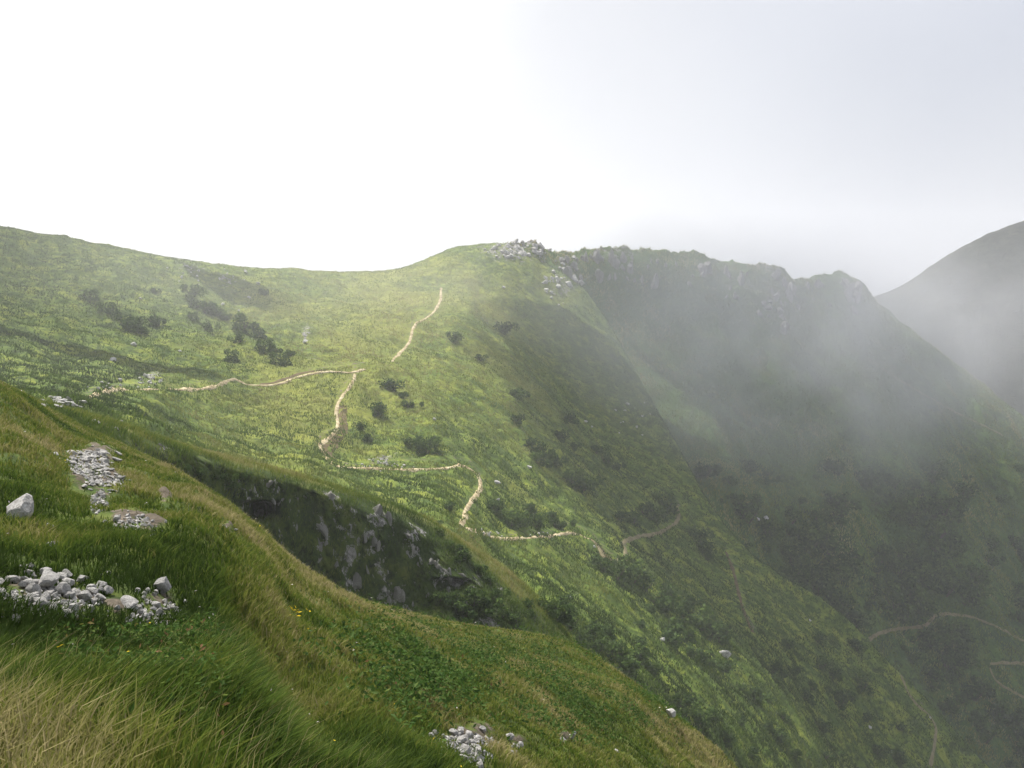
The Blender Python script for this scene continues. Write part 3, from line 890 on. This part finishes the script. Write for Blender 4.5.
rock('stone', 'slab', 127, 606, 22, 'low flat slab between the two rubble heaps', 'stone', None, 0.15, HS, 5)
rock('stone', 'slab', 155, 607, 18, 'flat slab lying under the triangular boulder', 'stone', None, 0.1, HS, 1)
rock('stone', 'stone', 2, 660, 10, 'lone pale stone at the left edge in the dark grass', 'stone', None, 0.0, HS, 2)
LH = 'broken pale grey limestone piece lying in the left rubble heap'
heap('stone', 76, (54, 598, 52, 22), (5, 25), LH, 'broken stones of the left rubble heap', HS, sink=0.05)
heap('stone', 22, (44, 584, 30, 8), (7, 19), LH, 'broken stones of the left rubble heap', HS, sink=0.0)
heap('white', 24, (62, 603, 42, 16), (5, 14), LH, 'broken stones of the left rubble heap', HS, sink=-0.1)
RH = 'small grey stone in the rubble patch below the triangular boulder'
heap('white', 34, (154, 614, 27, 15), (5, 14), RH, 'stones of the small rubble patch', HS, sink=0.0)
PS = 'pinkish grey stone embedded in the stony worn track above the rubble'
heap('slab', 62, (89, 463, 27, 13), (4, 13), PS, 'stones of the worn stony track', HS, 1.6)
heap('slab', 26, (106, 486, 22, 9), (4, 11), PS, 'stones of the worn stony track', HS, 1.6)
heap('white', 14, (99, 502, 8, 11), (3, 9), PS, 'stones of the worn stony track', HS)
rock('stone', 'white', 117, 521, 14, 'largest whitish stone at the lower end of the stony track', 'stone', None, 0.1, HS, 3)
rock('stone', 'white', 146, 506, 8, 'single round stone right of the stony track', 'stone', None, 0.1, HS, 1)
heap('white', 30, (134, 523, 25, 10), (3, 10), 'small whitish stone at the lower end of the stony track', 'stones at the lower end of the track', HS)
heap('white', 9, (158, 533, 12, 4), (3, 7), 'small whitish stone at the lower end of the stony track', 'stones at the lower end of the track', HS)
rock('stone', 'slab', 222, 528, 12, 'lone flat whitish stone on the open grass above the hump', 'stone', None, 0.1, HS, 2)
rock('stone', 'slab', 235, 531, 8, 'small flat stone beside the lone flat whitish stone', 'stone', None, 0.1, HS, 4)
BH = 'pale grey angular stone in the compact rubble heap at the bottom edge'
heap('stone', 46, (465, 746, 34, 16), (5, 16), BH, 'stones of the bottom rubble heap', HS, 1.4, sink=0.0)
heap('white', 14, (463, 745, 26, 10), (5, 9), BH, 'stones of the bottom rubble heap', HS, sink=-0.1)
heap('stone', 7, (517, 750, 10, 4), (5, 12), 'grey stone in the small cluster right of the bottom rubble heap', 'stones beside the bottom rubble heap', HS)
rock('stone', 'white', 571, 739, 14, 'upright leaning whitish stone right of the bottom rubble heap', 'stone', None, -0.1, HS, 5, 0.5, (.6, .6, 1.3))
rock('stone', 'stone', 563, 744, 13, 'low grey stone leaning on the upright whitish stone', 'stone', None, 0.05, HS, 1)
rock('stone', 'stone', 616, 753, 9, 'pinkish stone half hidden in herbs on the lower right bank', 'stone', None, 0.1, HS, 4)
rock('boulder', 'white', 668, 722, 24, 'white rock on the skyline edge of the near grass bank', 'boulder', None, -0.35, HS, 6, 0.2, (1.0, .6, .9))

# small rubble between the stones
gp, gs = [], []
for bx, by, rx, ry, n_ in [(52, 603, 50, 15, 420), (156, 615, 26, 13, 160), (88, 464, 22, 12, 300), (105, 481, 20, 6, 160), (99, 503, 8, 12, 80), (132, 524, 18, 8, 80), (466, 749, 34, 14, 420)]:
    for _ in range(n_):
        a, q = random.random() * 6.283, math.sqrt(random.random())
        h = hit(bx + rx * q * math.cos(a), by + ry * q * math.sin(a), HS)
        if h:
            gp.append(h[0][:])
            gs.append(h[2] / F * (0.8 + 2.4 * random.random() ** 2))
gp, gs = np.array(gp), np.array(gs)
tet = rng.normal(size=(len(gp), 6, 3)) * 0.25 + np.array([[1, 0, 0], [-1, 0, 0], [0, 1, 0], [0, -1, 0], [0, 0, .8], [0, 0, -.8]])
gco = (gp[:, None] + tet * gs[:, None, None] + np.array([0, 0, 0.01])).reshape(-1, 3)
oct_ = np.array([[0, 2, 4], [2, 1, 4], [1, 3, 4], [3, 0, 4], [2, 0, 5], [1, 2, 5], [3, 1, 5], [0, 3, 5]])
gf = (np.arange(len(gp))[:, None, None] * 6 + oct_[None]).reshape(-1, 3)
link('gravel', np_mesh('gravel', gco, None, gf, smooth=False), M_ROCK, kind='stuff')

# outcrops on the cliff of the spur
BS = ('rocky_spur',)
for i, (x, y, w, hh, lb) in enumerate([
        (268, 486, 20, 24, 'grey rock lip above the dark hollow in the cliff'),
        (284, 478, 6, 9, 'thin white rock on the grassy rim above the hollow'),
        (331, 497, 13, 22, 'tall pale rock just under the cliff rim, left of the three rim crags'),
        (378, 512, 18, 22, 'pale double crag under the middle of the cliff rim'),
        (388, 519, 12, 16, 'smaller crag on the right flank of the pale double crag'),
        (323, 529, 11, 18, 'bright white standing rock half way down the cliff'),
        (320, 545, 9, 16, 'grey pillar right below the bright white standing rock'),
        (409, 537, 10, 20, 'streaked grey crag right of the pale double crag'),
        (414, 551, 9, 18, 'lower streaked crag above the dark overhang'),
        (437, 566, 12, 22, 'ragged whitish crag left of the long dark overhang'),
        (447, 572, 9, 13, 'small pale crag beside the ragged whitish crag'),
        (463, 585, 34, 14, 'long brownish overhanging ledge low on the cliff'),
        (399, 598, 16, 24, 'pale ribbed crag at the foot of the cliff'),
        (389, 604, 9, 16, 'narrow rib on the left of the pale ribbed crag'),
        (500, 589, 9, 8, 'lone grey rock at the right end of the cliff'),
        (356, 582, 12, 20, 'dim mossy crag at the foot of the cliff, left of the ribbed crag'),
        (352, 552, 12, 22, 'dark mossy crag in the middle of the cliff'),
        (162, 446, 8, 9, 'small grey outcrop on the grassy left shoulder of the spur')]):
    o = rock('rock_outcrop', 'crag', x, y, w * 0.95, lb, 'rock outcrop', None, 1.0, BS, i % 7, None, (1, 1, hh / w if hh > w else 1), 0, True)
    if o is not None and w > 30:
        o.scale.z *= 0.45

for i in range(46):
    k = random.random()
    x = 255 + 235 * k
    y = 482 + 95 * k + (10 + 70 * random.random() ** 1.3) * (1 - 0.35 * k)
    rock('rock_outcrop', random.choice(('crag', 'dim', 'dim')), x, y, 4 + 6 * random.random() ** 1.5, 'small grey rock poking out of the mossy cliff face', 'rock outcrop', 'small rocks of the cliff face', 0.9, BS, None, None, (.7, .7, 1.5), 0, True)

# pale rocks strewn over the far slopes
MS = ('mountain_slope', 'valley_side')
for x, y, s, lb in [
        (140, 299, 5, 'slim white rock beside the dark shrubs high on the left slope'), (133, 346, 9, 'pale rock low among the left slope shrubs'), (113, 361, 11, 'flat pale rock on the left slope above the trail'),
        (258, 284, 6, 'white rock close to the saddle skyline shrub'), (249, 298, 6, 'white rock below the skyline shrub'), (223, 305, 6, 'white rock at the right end of the left slope shrubs'), (239, 311, 4, 'tiny white rock below the left slope shrubs'),
        (434, 420, 6, 'white rock in the middle of the sunlit slope'), (496, 483, 8, 'grey boulder beside the lowest bend of the trail'), (498, 500, 5, 'white rock below the grey boulder at the trail bend'),
        (529, 468, 7, 'white rock among herbs right of the trail bend'), (628, 405, 6, 'upper white rock of the pair high on the shaded slope'), (625, 411, 5, 'lower white rock of the pair high on the shaded slope'), (585, 422, 5, 'thin pale rock on the shaded slope'),
        (504, 288, 5, 'lone white rock below the summit crags'), (662, 641, 10, 'slanting white slab among the lower shrubs'), (724, 656, 16, 'broad pale slab at the lower shrubs'), (765, 519, 8, 'pale rock in the mist above the valley path'), (758, 520, 5, 'small rock left of the pale rock in the mist'),
        (621, 652, 4, 'tiny pale rock between the lower shrubs'), (870, 728, 5, 'white rock low on the right spur'), (891, 752, 5, 'pale rock at the bottom edge of the right spur'), (930, 718, 4, 'white rock beside the path on the right spur'), (929, 628, 4, 'white rock at the bend of the dark valley path'),
        (568, 598, 7, 'grey stone on the grassy rib above the shrubs'), (810, 621, 4, 'pale rock on the shaded edge of the right spur'), (305, 343, 8, 'pale rock at the right end of the sunlit terrace'), (594, 547, 5, 'white stone beside the eroded path bend'), (180, 352, 5, 'small pale rock on the left slope')]:
    rock('rock', 'white' if s != 8 else 'stone', x, y, s * 1.1, lb, 'rock', None, 0.2, MS, None, None, (1, 1, 0.8))
heap('white', 20, (210, 277, 34, 9), (2.5, 6), 'small pale rock in the stony scar just under the left skyline', 'rocks of the skyline scar', MS, cat='rock', name='rock')
heap('stone', 22, (122, 386, 36, 4), (3, 7), 'grey stone along the upper left part of the trail', 'stones along the upper left trail', MS, cat='rock', name='rock')
heap('white', 10, (153, 381, 12, 4), (4, 9), 'pale block in the cluster above the upper left trail', 'blocks above the upper left trail', MS, cat='rock', name='rock')
heap('slab', 30, (58, 405, 20, 4), (5, 14), 'flat pale stone in the stony patch where the near bank meets the slope', 'stones of the patch at the bank', None, sink=-0.1, cat='rock', name='rock')
heap('stone', 8, (105, 425, 16, 6), (4, 9), 'stone in the short washed out step below the stony patch', 'stones of the washed out step', None, cat='rock', name='rock')
heap('white', 9, (489, 533, 12, 4), (3, 9), 'white stone where the trail meets the right end of the spur', 'stones at the trail junction', MS, cat='rock', name='rock')
heap('white', 7, (548, 535, 24, 3), (2.5, 6), 'white stone edging the lowest stretch of trail', 'stones edging the lowest trail', MS, cat='rock', name='rock')
heap('stone', 18, (388, 467, 24, 3), (2.5, 5), 'grey stone above the level stretch of trail', 'stones above the level trail', MS, cat='rock', name='rock')
heap('stone', 9, (386, 462, 12, 3), (3, 7), 'grey stone above the level stretch of trail', 'stones above the level trail', MS, cat='rock', name='rock')
# crags of the summit and of the ridge running right
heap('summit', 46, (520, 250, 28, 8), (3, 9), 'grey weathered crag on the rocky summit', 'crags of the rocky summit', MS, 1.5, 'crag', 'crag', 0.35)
heap('white', 22, (514, 249, 26, 7), (3, 8), 'pale broken rock on the rocky summit', 'pale rocks of the rocky summit', MS, 1.5, 'rock', 'rock')
heap('white', 22, (553, 287, 10, 14), (3, 9), 'white rock in the cascade below the right side of the summit', 'rocks of the white cascade', MS, 1.5, 'rock', 'rock')
heap('summit', 12, (566, 272, 14, 14), (4, 10), 'grey crag on the shaded shoulder right of the summit', 'crags of the shaded shoulder', MS, 1.5, 'crag', 'crag', 0.35)
RL = [(560, 259), (575, 258), (600, 252), (640, 257), (690, 263), (740, 272), (768, 271), (790, 284), (812, 284), (845, 281), (860, 290)]
for i in range(90):
    k = random.randrange(len(RL) - 1)
    f_ = random.random()
    x = RL[k][0] * (1 - f_) + RL[k + 1][0] * f_
    y = RL[k][1] * (1 - f_) + RL[k + 1][1] * f_ + 3 + 26 * random.random() ** 2.2
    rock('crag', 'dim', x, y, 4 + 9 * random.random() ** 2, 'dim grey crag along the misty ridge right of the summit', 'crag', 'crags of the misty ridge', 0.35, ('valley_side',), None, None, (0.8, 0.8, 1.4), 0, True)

heap('dim', 16, (776, 312, 16, 22), (4, 11), 'pale crag in the vertical outcrop under the notched part of the ridge', 'crags under the notch', ('valley_side',), 1.5, 'crag', 'crag', 0.4)
heap('white', 12, (622, 412, 24, 22), (2.5, 5), 'small white rock strewn over the shaded slope below the ridge', 'white rocks of the shaded slope', MS, 1.5, 'rock', 'rock')

# ------------------------------------------------------------------ shrubs
def foliage_mesh(seed, n=620):
    r = np.random.default_rng(seed)
    k = 7
    cen = r.normal(size=(k, 3)) * np.array([0.36, 0.36, 0.16]) + np.array([0, 0, 0.36])
    rad = 0.22 + 0.20 * r.random(k)
    which = r.integers(0, k, n)
    dirs = r.normal(size=(n, 3))
    dirs /= np.linalg.norm(dirs, axis=1)[:, None]
    rr = rad[which] * (0.55 + 0.5 * r.random(n))
    c = cen[which] + dirs * rr[:, None]
    c[:, 2] = np.abs(c[:, 2])
    nrm = dirs + r.normal(size=(n, 3)) * 0.6
    nrm /= np.linalg.norm(nrm, axis=1)[:, None]
    a = np.cross(nrm, r.normal(size=(n, 3)))
    a /= np.linalg.norm(a, axis=1)[:, None]
    b = np.cross(nrm, a)
    s = (0.055 + 0.05 * r.random(n))[:, None]
    co = np.stack([c - a * s, c + b * s * 0.6, c + a * s, c - b * s * 0.6], 1).reshape(-1, 3)
    q = np.arange(n)[:, None] * 4
    t = np.clip(0.28 + 0.4 * r.random() + 0.2 * r.normal(size=n) + 0.15 * r.normal(size=k)[which], 0, 1)
    me = np_mesh('foliage', co, q + [[0, 1, 2, 3]], None, {'tint': np.repeat(t, 4)}, smooth=False)
    me.materials.append(M_LEAF)
    return me


def stem_mesh(seed):
    r = np.random.default_rng(seed)
    V, Fc = [], []
    for k in range(5):
        a = r.random() * 6.28
        tip = np.array([math.cos(a) * 0.4, math.sin(a) * 0.4, 0.45 + 0.15 * r.random()])
        for j, t in enumerate((-0.1, 0.5, 1.0)):
            c = tip * t + np.array([0, 0, -0.04 * (1 - t)])
            for m_ in range(5):
                an = m_ * 1.2566
                V.append(c + 0.03 * (1.15 - t) * np.array([math.cos(an), math.sin(an), 0]))
        b = k * 15
        for j in range(2):
            for m_ in range(5):
                Fc.append([b + j * 5 + m_, b + j * 5 + (m_ + 1) % 5, b + j * 5 + 5 + (m_ + 1) % 5, b + j * 5 + 5 + m_])
    me = np_mesh('stem', np.array(V), np.array(Fc))
    me.materials.append(M_STEM)
    return me


FOL = [foliage_mesh(300 + k) for k in range(6)]
STM = [stem_mesh(400 + k) for k in range(3)]


def shrub(x, y, px, label, group, only=None, hz=1.0):
    if np.hypot(TRK[:, 0] - x, TRK[:, 1] - y + 3).min() < 3 + 0.35 * px:
        return
    h = hit(x, y, only)
    if h is None:
        return
    px *= random.uniform(0.7, 1.25)
    s = px * (h[0].y * CP - h[0].z * SP) / F
    t = bpy.data.objects.new('shrub', None)
    COL.objects.link(t)
    t.location = h[0] - Vector((0, 0, 0.08 * s))
    t.rotation_euler = (0, 0, random.random() * 6.28)
    t.scale = (s, s, s * hz * (0.8 + 0.3 * random.random()))
    t['label'] = label
    t['category'] = 'shrub'
    if group:
        t['group'] = group
    f = bpy.data.objects.new('foliage', random.choice(FOL))
    COL.objects.link(f)
    f.parent = t
    g = bpy.data.objects.new('stem', random.choice(STM))
    COL.objects.link(g)
    g.parent = t


def shrubs(lst, label, group, only=None):
    for x, y, s in lst:
        shrub(x, y, s, label, group, only)


shrubs([(110, 313, 15), (124, 326, 13), (133, 330, 15), (141, 333, 12), (151, 322, 12), (191, 299, 14), (197, 308, 11), (206, 313, 14), (216, 315, 17), (226, 320, 13), (191, 319, 12), (206, 331, 10), (154, 293, 10), (88, 299, 11), (118, 318, 12), (158, 326, 10)],
       'dark rounded shrub in the thicket high on the left slope', 'shrubs of the left slope thicket', MS)
shrub(264, 295, 13, 'single dark shrub near the skyline left of the saddle', None, MS)
shrub(233, 361, 14, 'single dark shrub just above the trail on the left slope', None, MS)
shrub(138, 375, 10, 'small dark shrub above the stony left trail', None, MS)
shrub(80, 234, 6, 'tiny shrub poking above the left skyline', None, MS)
shrub(504, 333, 15, 'single dark shrub on the smooth slope under the summit', None, MS)
shrubs([(243, 329, 16), (255, 338, 13), (274, 352, 14), (282, 364, 15), (290, 356, 12), (262, 352, 12), (240, 342, 12)], 'grey green low shrub on the terrace above the middle trail', 'shrubs of the terrace', MS)
shrubs([(391, 390, 15), (408, 407, 14), (402, 397, 11), (426, 454, 18), (418, 446, 15), (430, 446, 13), (360, 430, 12), (378, 415, 13), (366, 441, 11)], 'dark shrub inside the loop of the zigzag trail', 'shrubs inside the trail loop', MS)
shrubs([(516, 398, 15), (453, 341, 13), (529, 444, 15), (539, 465, 15), (551, 460, 14), (566, 422, 14), (596, 453, 18), (517, 422, 16), (535, 455, 15), (555, 464, 14), (560, 440, 12), (478, 360, 11), (574, 450, 13), (606, 463, 14), (618, 470, 13)],
       'dark shrub on the slope between summit and valley', 'shrubs below the summit', MS)
shrubs([(448, 509, 13), (440, 527, 10), (510, 526, 17), (500, 520, 14), (520, 524, 13), (535, 527, 16), (551, 520, 18), (556, 528, 13), (583, 490, 20), (570, 484, 15), (633, 524, 24), (618, 520, 18), (645, 515, 18), (667, 510, 18), (655, 522, 15), (494, 512, 14), (530, 512, 12)],
       'bushy shrub near the lowest trail bends', 'shrubs near the lowest trail bends', MS)
shrubs([(556, 622, 32), (570, 628, 26), (545, 612, 22), (566, 606, 20), (526, 606, 14), (530, 616, 12), (600, 650, 20), (580, 642, 18), (616, 660, 26), (636, 660, 28), (606, 640, 16), (650, 672, 22), (590, 632, 15), (640, 646, 14), (625, 672, 22)],
       'big dark bush in the gully beyond the near bank', 'bushes of the gully', None)
shrubs([(616, 580, 22), (633, 582, 24), (600, 572, 18), (645, 590, 18), (660, 608, 26), (680, 620, 26), (672, 634, 22), (696, 626, 22), (719, 640, 22), (706, 634, 18), (690, 606, 18), (670, 600, 20), (650, 612, 16), (685, 640, 18)],
       'dark shrub of the dense band across the lower slope', 'shrubs of the dense band', MS)
shrubs([(672, 646, 16), (720, 670, 16), (702, 664, 16), (691, 658, 14), (711, 668, 12), (699, 541, 16), (702, 550, 15), (692, 535, 13), (708, 560, 13), (734, 556, 14), (640, 628, 12), (756, 700, 16), (742, 690, 13)],
       'small dark shrub on the open lower slope', 'shrubs of the open lower slope', MS)
shrubs([(821, 668, 20), (794, 675, 16), (774, 676, 17), (861, 688, 20), (833, 678, 13), (841, 706, 16), (782, 718, 16), (790, 648, 14), (817, 642, 14), (877, 754, 18), (897, 762, 16), (821, 730, 16), (825, 758, 16), (900, 728, 14), (857, 650, 14), (750, 758, 18), (727, 742, 18), (778, 738, 18), (794, 758, 16), (711, 720, 20), (683, 708, 18), (699, 724, 20), (850, 700, 14), (868, 720, 14), (806, 700, 15), (765, 730, 16), (740, 726, 15), (812, 690, 12)],
       'dark shrub scattered over the right spur', 'shrubs of the right spur', MS)
shrubs([(450, 549, 14), (464, 558, 16), (478, 572, 16), (440, 535, 10), (488, 583, 12), (456, 562, 12), (494, 600, 18), (474, 606, 18), (486, 614, 20), (505, 618, 18), (455, 604, 16), (466, 616, 16), (515, 622, 16), (440, 600, 14)],
       'dark bush growing on the right part of the cliff', 'bushes of the cliff', BS)
shrubs([(200, 474, 14), (186, 470, 12), (215, 480, 14), (228, 486, 13), (174, 464, 10), (243, 478, 12)], 'low dark bush on the shaded left end of the cliff', 'bushes at the left end of the cliff', BS)
shrubs([(403, 606, 11), (336, 590, 7), (396, 613, 6)], 'small dark bush on the rim of the near bank before the cliff', 'bushes on the bank rim', HS)
r = np.random.default_rng(91)
lst = []
while len(lst) < 200:
    x, y = 700 + 330 * r.random(), 470 + 300 * r.random()
    h = hit(x, y)
    if h and h[3] == 'valley_side' and np.hypot(TRK[:, 0] - x, TRK[:, 1] - y + 4).min() > 12 and r.random() < 0.35 + 1.6 * float(fbm(np.array([[x, y, 0.0]]), 60, 2)[0]) + 0.3 * (y > 560):
        lst.append((x, y, 6 + 20 * r.random() ** 1.6))
shrubs(lst, 'dim dark bush on the shaded far side of the valley', 'bushes of the shaded valley side', ('valley_side',))

# ------------------------------------------------------------------ daylight
SUN_AZ = math.radians(-42)      # left of the viewing direction
SUN_EL = math.radians(56)
sdir = Vector((math.sin(SUN_AZ) * math.cos(SUN_EL), math.cos(SUN_AZ) * math.cos(SUN_EL), math.sin(SUN_EL)))
sun = bpy.data.lights.new('sun', 'SUN')
sun.energy = 5.0
sun.angle = math.radians(2.0)
sun.color = (1.0, 0.95, 0.86)
sun_o = bpy.data.objects.new('sun', sun)
COL.objects.link(sun_o)
sun_o.rotation_euler = (-sdir).to_track_quat('-Z', 'Y').to_euler()
sun_o.location = sdir * 50

world = bpy.data.worlds.new('World')
scene.world = world
world.use_nodes = True
nt = world.node_tree
nt.nodes.clear()
n = N(nt)
sky = n('ShaderNodeTexSky', sky_type='NISHITA', sun_disc=False, sun_elevation=SUN_EL, sun_rotation=SUN_AZ, air_density=1.4, dust_density=4.0)
bg = n('ShaderNodeBackground', i_Strength=0.1)
n.l(sky.outputs[0], bg.inputs[0])
# the cloud sheet overhead: white where the sun is behind it, greyer away from it
tc = n('ShaderNodeTexCoord')
dot = n('ShaderNodeVectorMath', operation='DOT_PRODUCT')
n.l(tc.outputs['Generated'], dot.inputs[0])
gd = Vector((-0.31, 1.0, 0.48)).normalized()
dot.inputs[1].default_value = gd
cn = n.noise(tc.outputs['Generated'], 2.6, 5, 0.5, 0.3)
cv = n.math('ADD', dot.outputs['Value'], n.math('MULTIPLY', n.math('SUBTRACT', cn, 0.5), 0.15))
cc = n.ramp(cv, [(0.0, (0.33, 0.34, 0.37)), (0.5, (0.40, 0.41, 0.44)), (0.76, (0.33, 0.35, 0.41)), (0.85, (0.41, 0.425, 0.475)), (0.915, (0.475, 0.48, 0.51)), (0.945, (0.54, 0.545, 0.56)), (0.98, (0.95, 0.95, 0.95))])
cb = n('ShaderNodeBackground', i_Strength=0.92)
n.l(cc, cb.inputs[0])
mx = n('ShaderNodeMixShader', i_0=0.92)
n.l(bg.outputs[0], mx.inputs[1])
n.l(cb.outputs[0], mx.inputs[2])
wo = n('ShaderNodeOutputWorld')
n.l(mx.outputs[0], wo.inputs[0])


def box_mesh(name, lo, hi):
    co = np.array([[x, y, z] for x in (lo[0], hi[0]) for y in (lo[1], hi[1]) for z in (lo[2], hi[2])])
    f = [[0, 1, 3, 2], [4, 6, 7, 5], [0, 4, 5, 1], [2, 3, 7, 6], [0, 2, 6, 4], [1, 5, 7, 3]]
    return np_mesh(name, co, f, smooth=False)


m, nt = new_mat('hazy_air')
n = N(nt)
pv = n('ShaderNodeVolumePrincipled')
pv.inputs['Color'].default_value = (0.93, 0.95, 1.0, 1)
pv.inputs['Density'].default_value = 0.00032
pv.inputs['Anisotropy'].default_value = 0.35
n.l(pv.outputs[0], n('ShaderNodeOutputMaterial').inputs['Volume'])
HAZE_TOP = 250
link('haze', box_mesh('haze', (-2700, -420, -460), (2700, 3000, HAZE_TOP)), m, kind='stuff', label='pale hazy mountain air')


def mist_bank(cx, cy, cd, rx, ry, rd, dens, seed, lo=0.42, hi=0.75, scale=0.016):
    """a drifting scrap of mist: a closed lumpy shell filled with uneven vapour"""
    import bmesh
    bm = bmesh.new()
    bmesh.ops.create_icosphere(bm, subdivisions=4, radius=1.0)
    c = unproject(np.array(float(cx)), np.array(float(cy)), np.array(float(cd)))
    co = np.array([v.co[:] for v in bm.verts])
    co = co * (1 + 0.25 * fbm(co, 0.9, 3, off=seed))[:, None] * np.array([rx, rd, ry])
    for v, p in zip(bm.verts, co):
        v.co = p
    me = bpy.data.meshes.new('mist')
    bm.to_mesh(me)
    bm.free()
    m, nt = new_mat('mist')
    n = N(nt)
    tc = n('ShaderNodeTexCoord')
    mp = n('ShaderNodeMapping')
    mp.inputs['Scale'].default_value = (1 / rx, 1 / rd, 1 / ry)
    n.l(tc.outputs['Object'], mp.inputs[0])
    ln = n('ShaderNodeVectorMath', operation='LENGTH')
    n.l(mp.outputs[0], ln.inputs[0])
    fall = n.ramp(ln.outputs['Value'], [(0.15, 1.0), (0.85, 0.0)])
    mp2 = n('ShaderNodeMapping')
    mp2.inputs['Location'].default_value = (seed * 37.0, seed * 11.0, 0)
    n.l(tc.outputs['Object'], mp2.inputs[0])
    ns = n.noise(mp2.outputs[0], scale, 6, 0.6, 0.7)
    d = n.math('MULTIPLY', n.ramp(ns, [(lo, 0.0), (hi, 1.0)]), fall)
    d = n.math('MULTIPLY', d, dens)
    pv = n('ShaderNodeVolumePrincipled')
    pv.inputs['Color'].default_value = (0.925, 0.94, 1.0, 1)
    pv.inputs['Anisotropy'].default_value = 0.3
    n.l(d, pv.inputs['Density'])
    n.l(pv.outputs[0], n('ShaderNodeOutputMaterial').inputs['Volume'])
    o = link('mist', me, m, kind='stuff', label='grey scrap of drifting mist over the dark slope')
    o.location = c.tolist()
    return o


mist_bank(800, 385, 365, 105, 56, 46, 0.025, 1.0, 0.36, 0.66, 0.018)
mist_bank(835, 325, 490, 120, 70, 75, 0.017, 2.3, 0.32, 0.66, 0.018)
mist_bank(690, 325, 385, 85, 58, 50, 0.024, 3.1, 0.32, 0.68, 0.018)
mist_bank(960, 410, 560, 120, 60, 70, 0.006, 4.0, 0.2, 0.7)
mist_bank(150, 285, 310, 170, 48, 60, 0.0032, 6.0, 0.2, 0.7)
mist_bank(480, 300, 380, 110, 42, 50, 0.0055, 8.0, 0.2, 0.7)
mist_bank(1000, 300, 720, 190, 80, 80, 0.006, 9.0, 0.15, 0.7)


def shade_cloud(cx, cy, cz, rx, ry, rz, dens, seed):
    """a cloud added out of view, which dims the sun on the ground below it"""
    o = mist_bank(512, 300, 10, rx, rz, ry, dens * 0.7, seed, 0.0, 0.45, 0.006)
    o.name = 'shade_cloud'
    o['label'] = 'cloud added out of view to shade the slopes'
    o.location = (cx, cy, cz)


def shade(x, y, z, rx, ry, dens, seed, zc=430):
    t = (zc - z) / sdir.z
    shade_cloud(x + sdir.x * t, y + sdir.y * t, zc, rx, ry, 45, dens, seed)


shade(-215, 300, 0, 140, 200, 0.05, 5.7)
shade(140, 300, -90, 110, 130, 0.045, 6.6)
shade(235, 500, 0, 185, 140, 0.022, 7.9)
shade(470, 840, 60, 260, 260, 0.035, 8.8)

# ------------------------------------------------------------------ renderer
scene.render.engine = 'CYCLES'
cy = scene.cycles
cy.use_denoising = True
try:
    cy.denoiser = 'OPENIMAGEDENOISE'
    cy.denoising_input_passes = 'RGB_ALBEDO_NORMAL'
except Exception:
    pass
cy.max_bounces = 5
cy.diffuse_bounces = 2
cy.glossy_bounces = 1
cy.transmission_bounces = 3
cy.volume_bounces = 2
cy.transparent_max_bounces = 4
cy.volume_step_rate = 1.0
cy.volume_max_steps = 128
cy.sample_clamp_indirect = 6
cy.use_adaptive_sampling = False
vs = scene.view_settings
scene.display_settings.display_device = 'sRGB'
vs.view_transform = 'Standard'
vs.look = 'None'
vs.gamma = 1
vs.use_curve_mapping = False
vs.exposure = 0.82
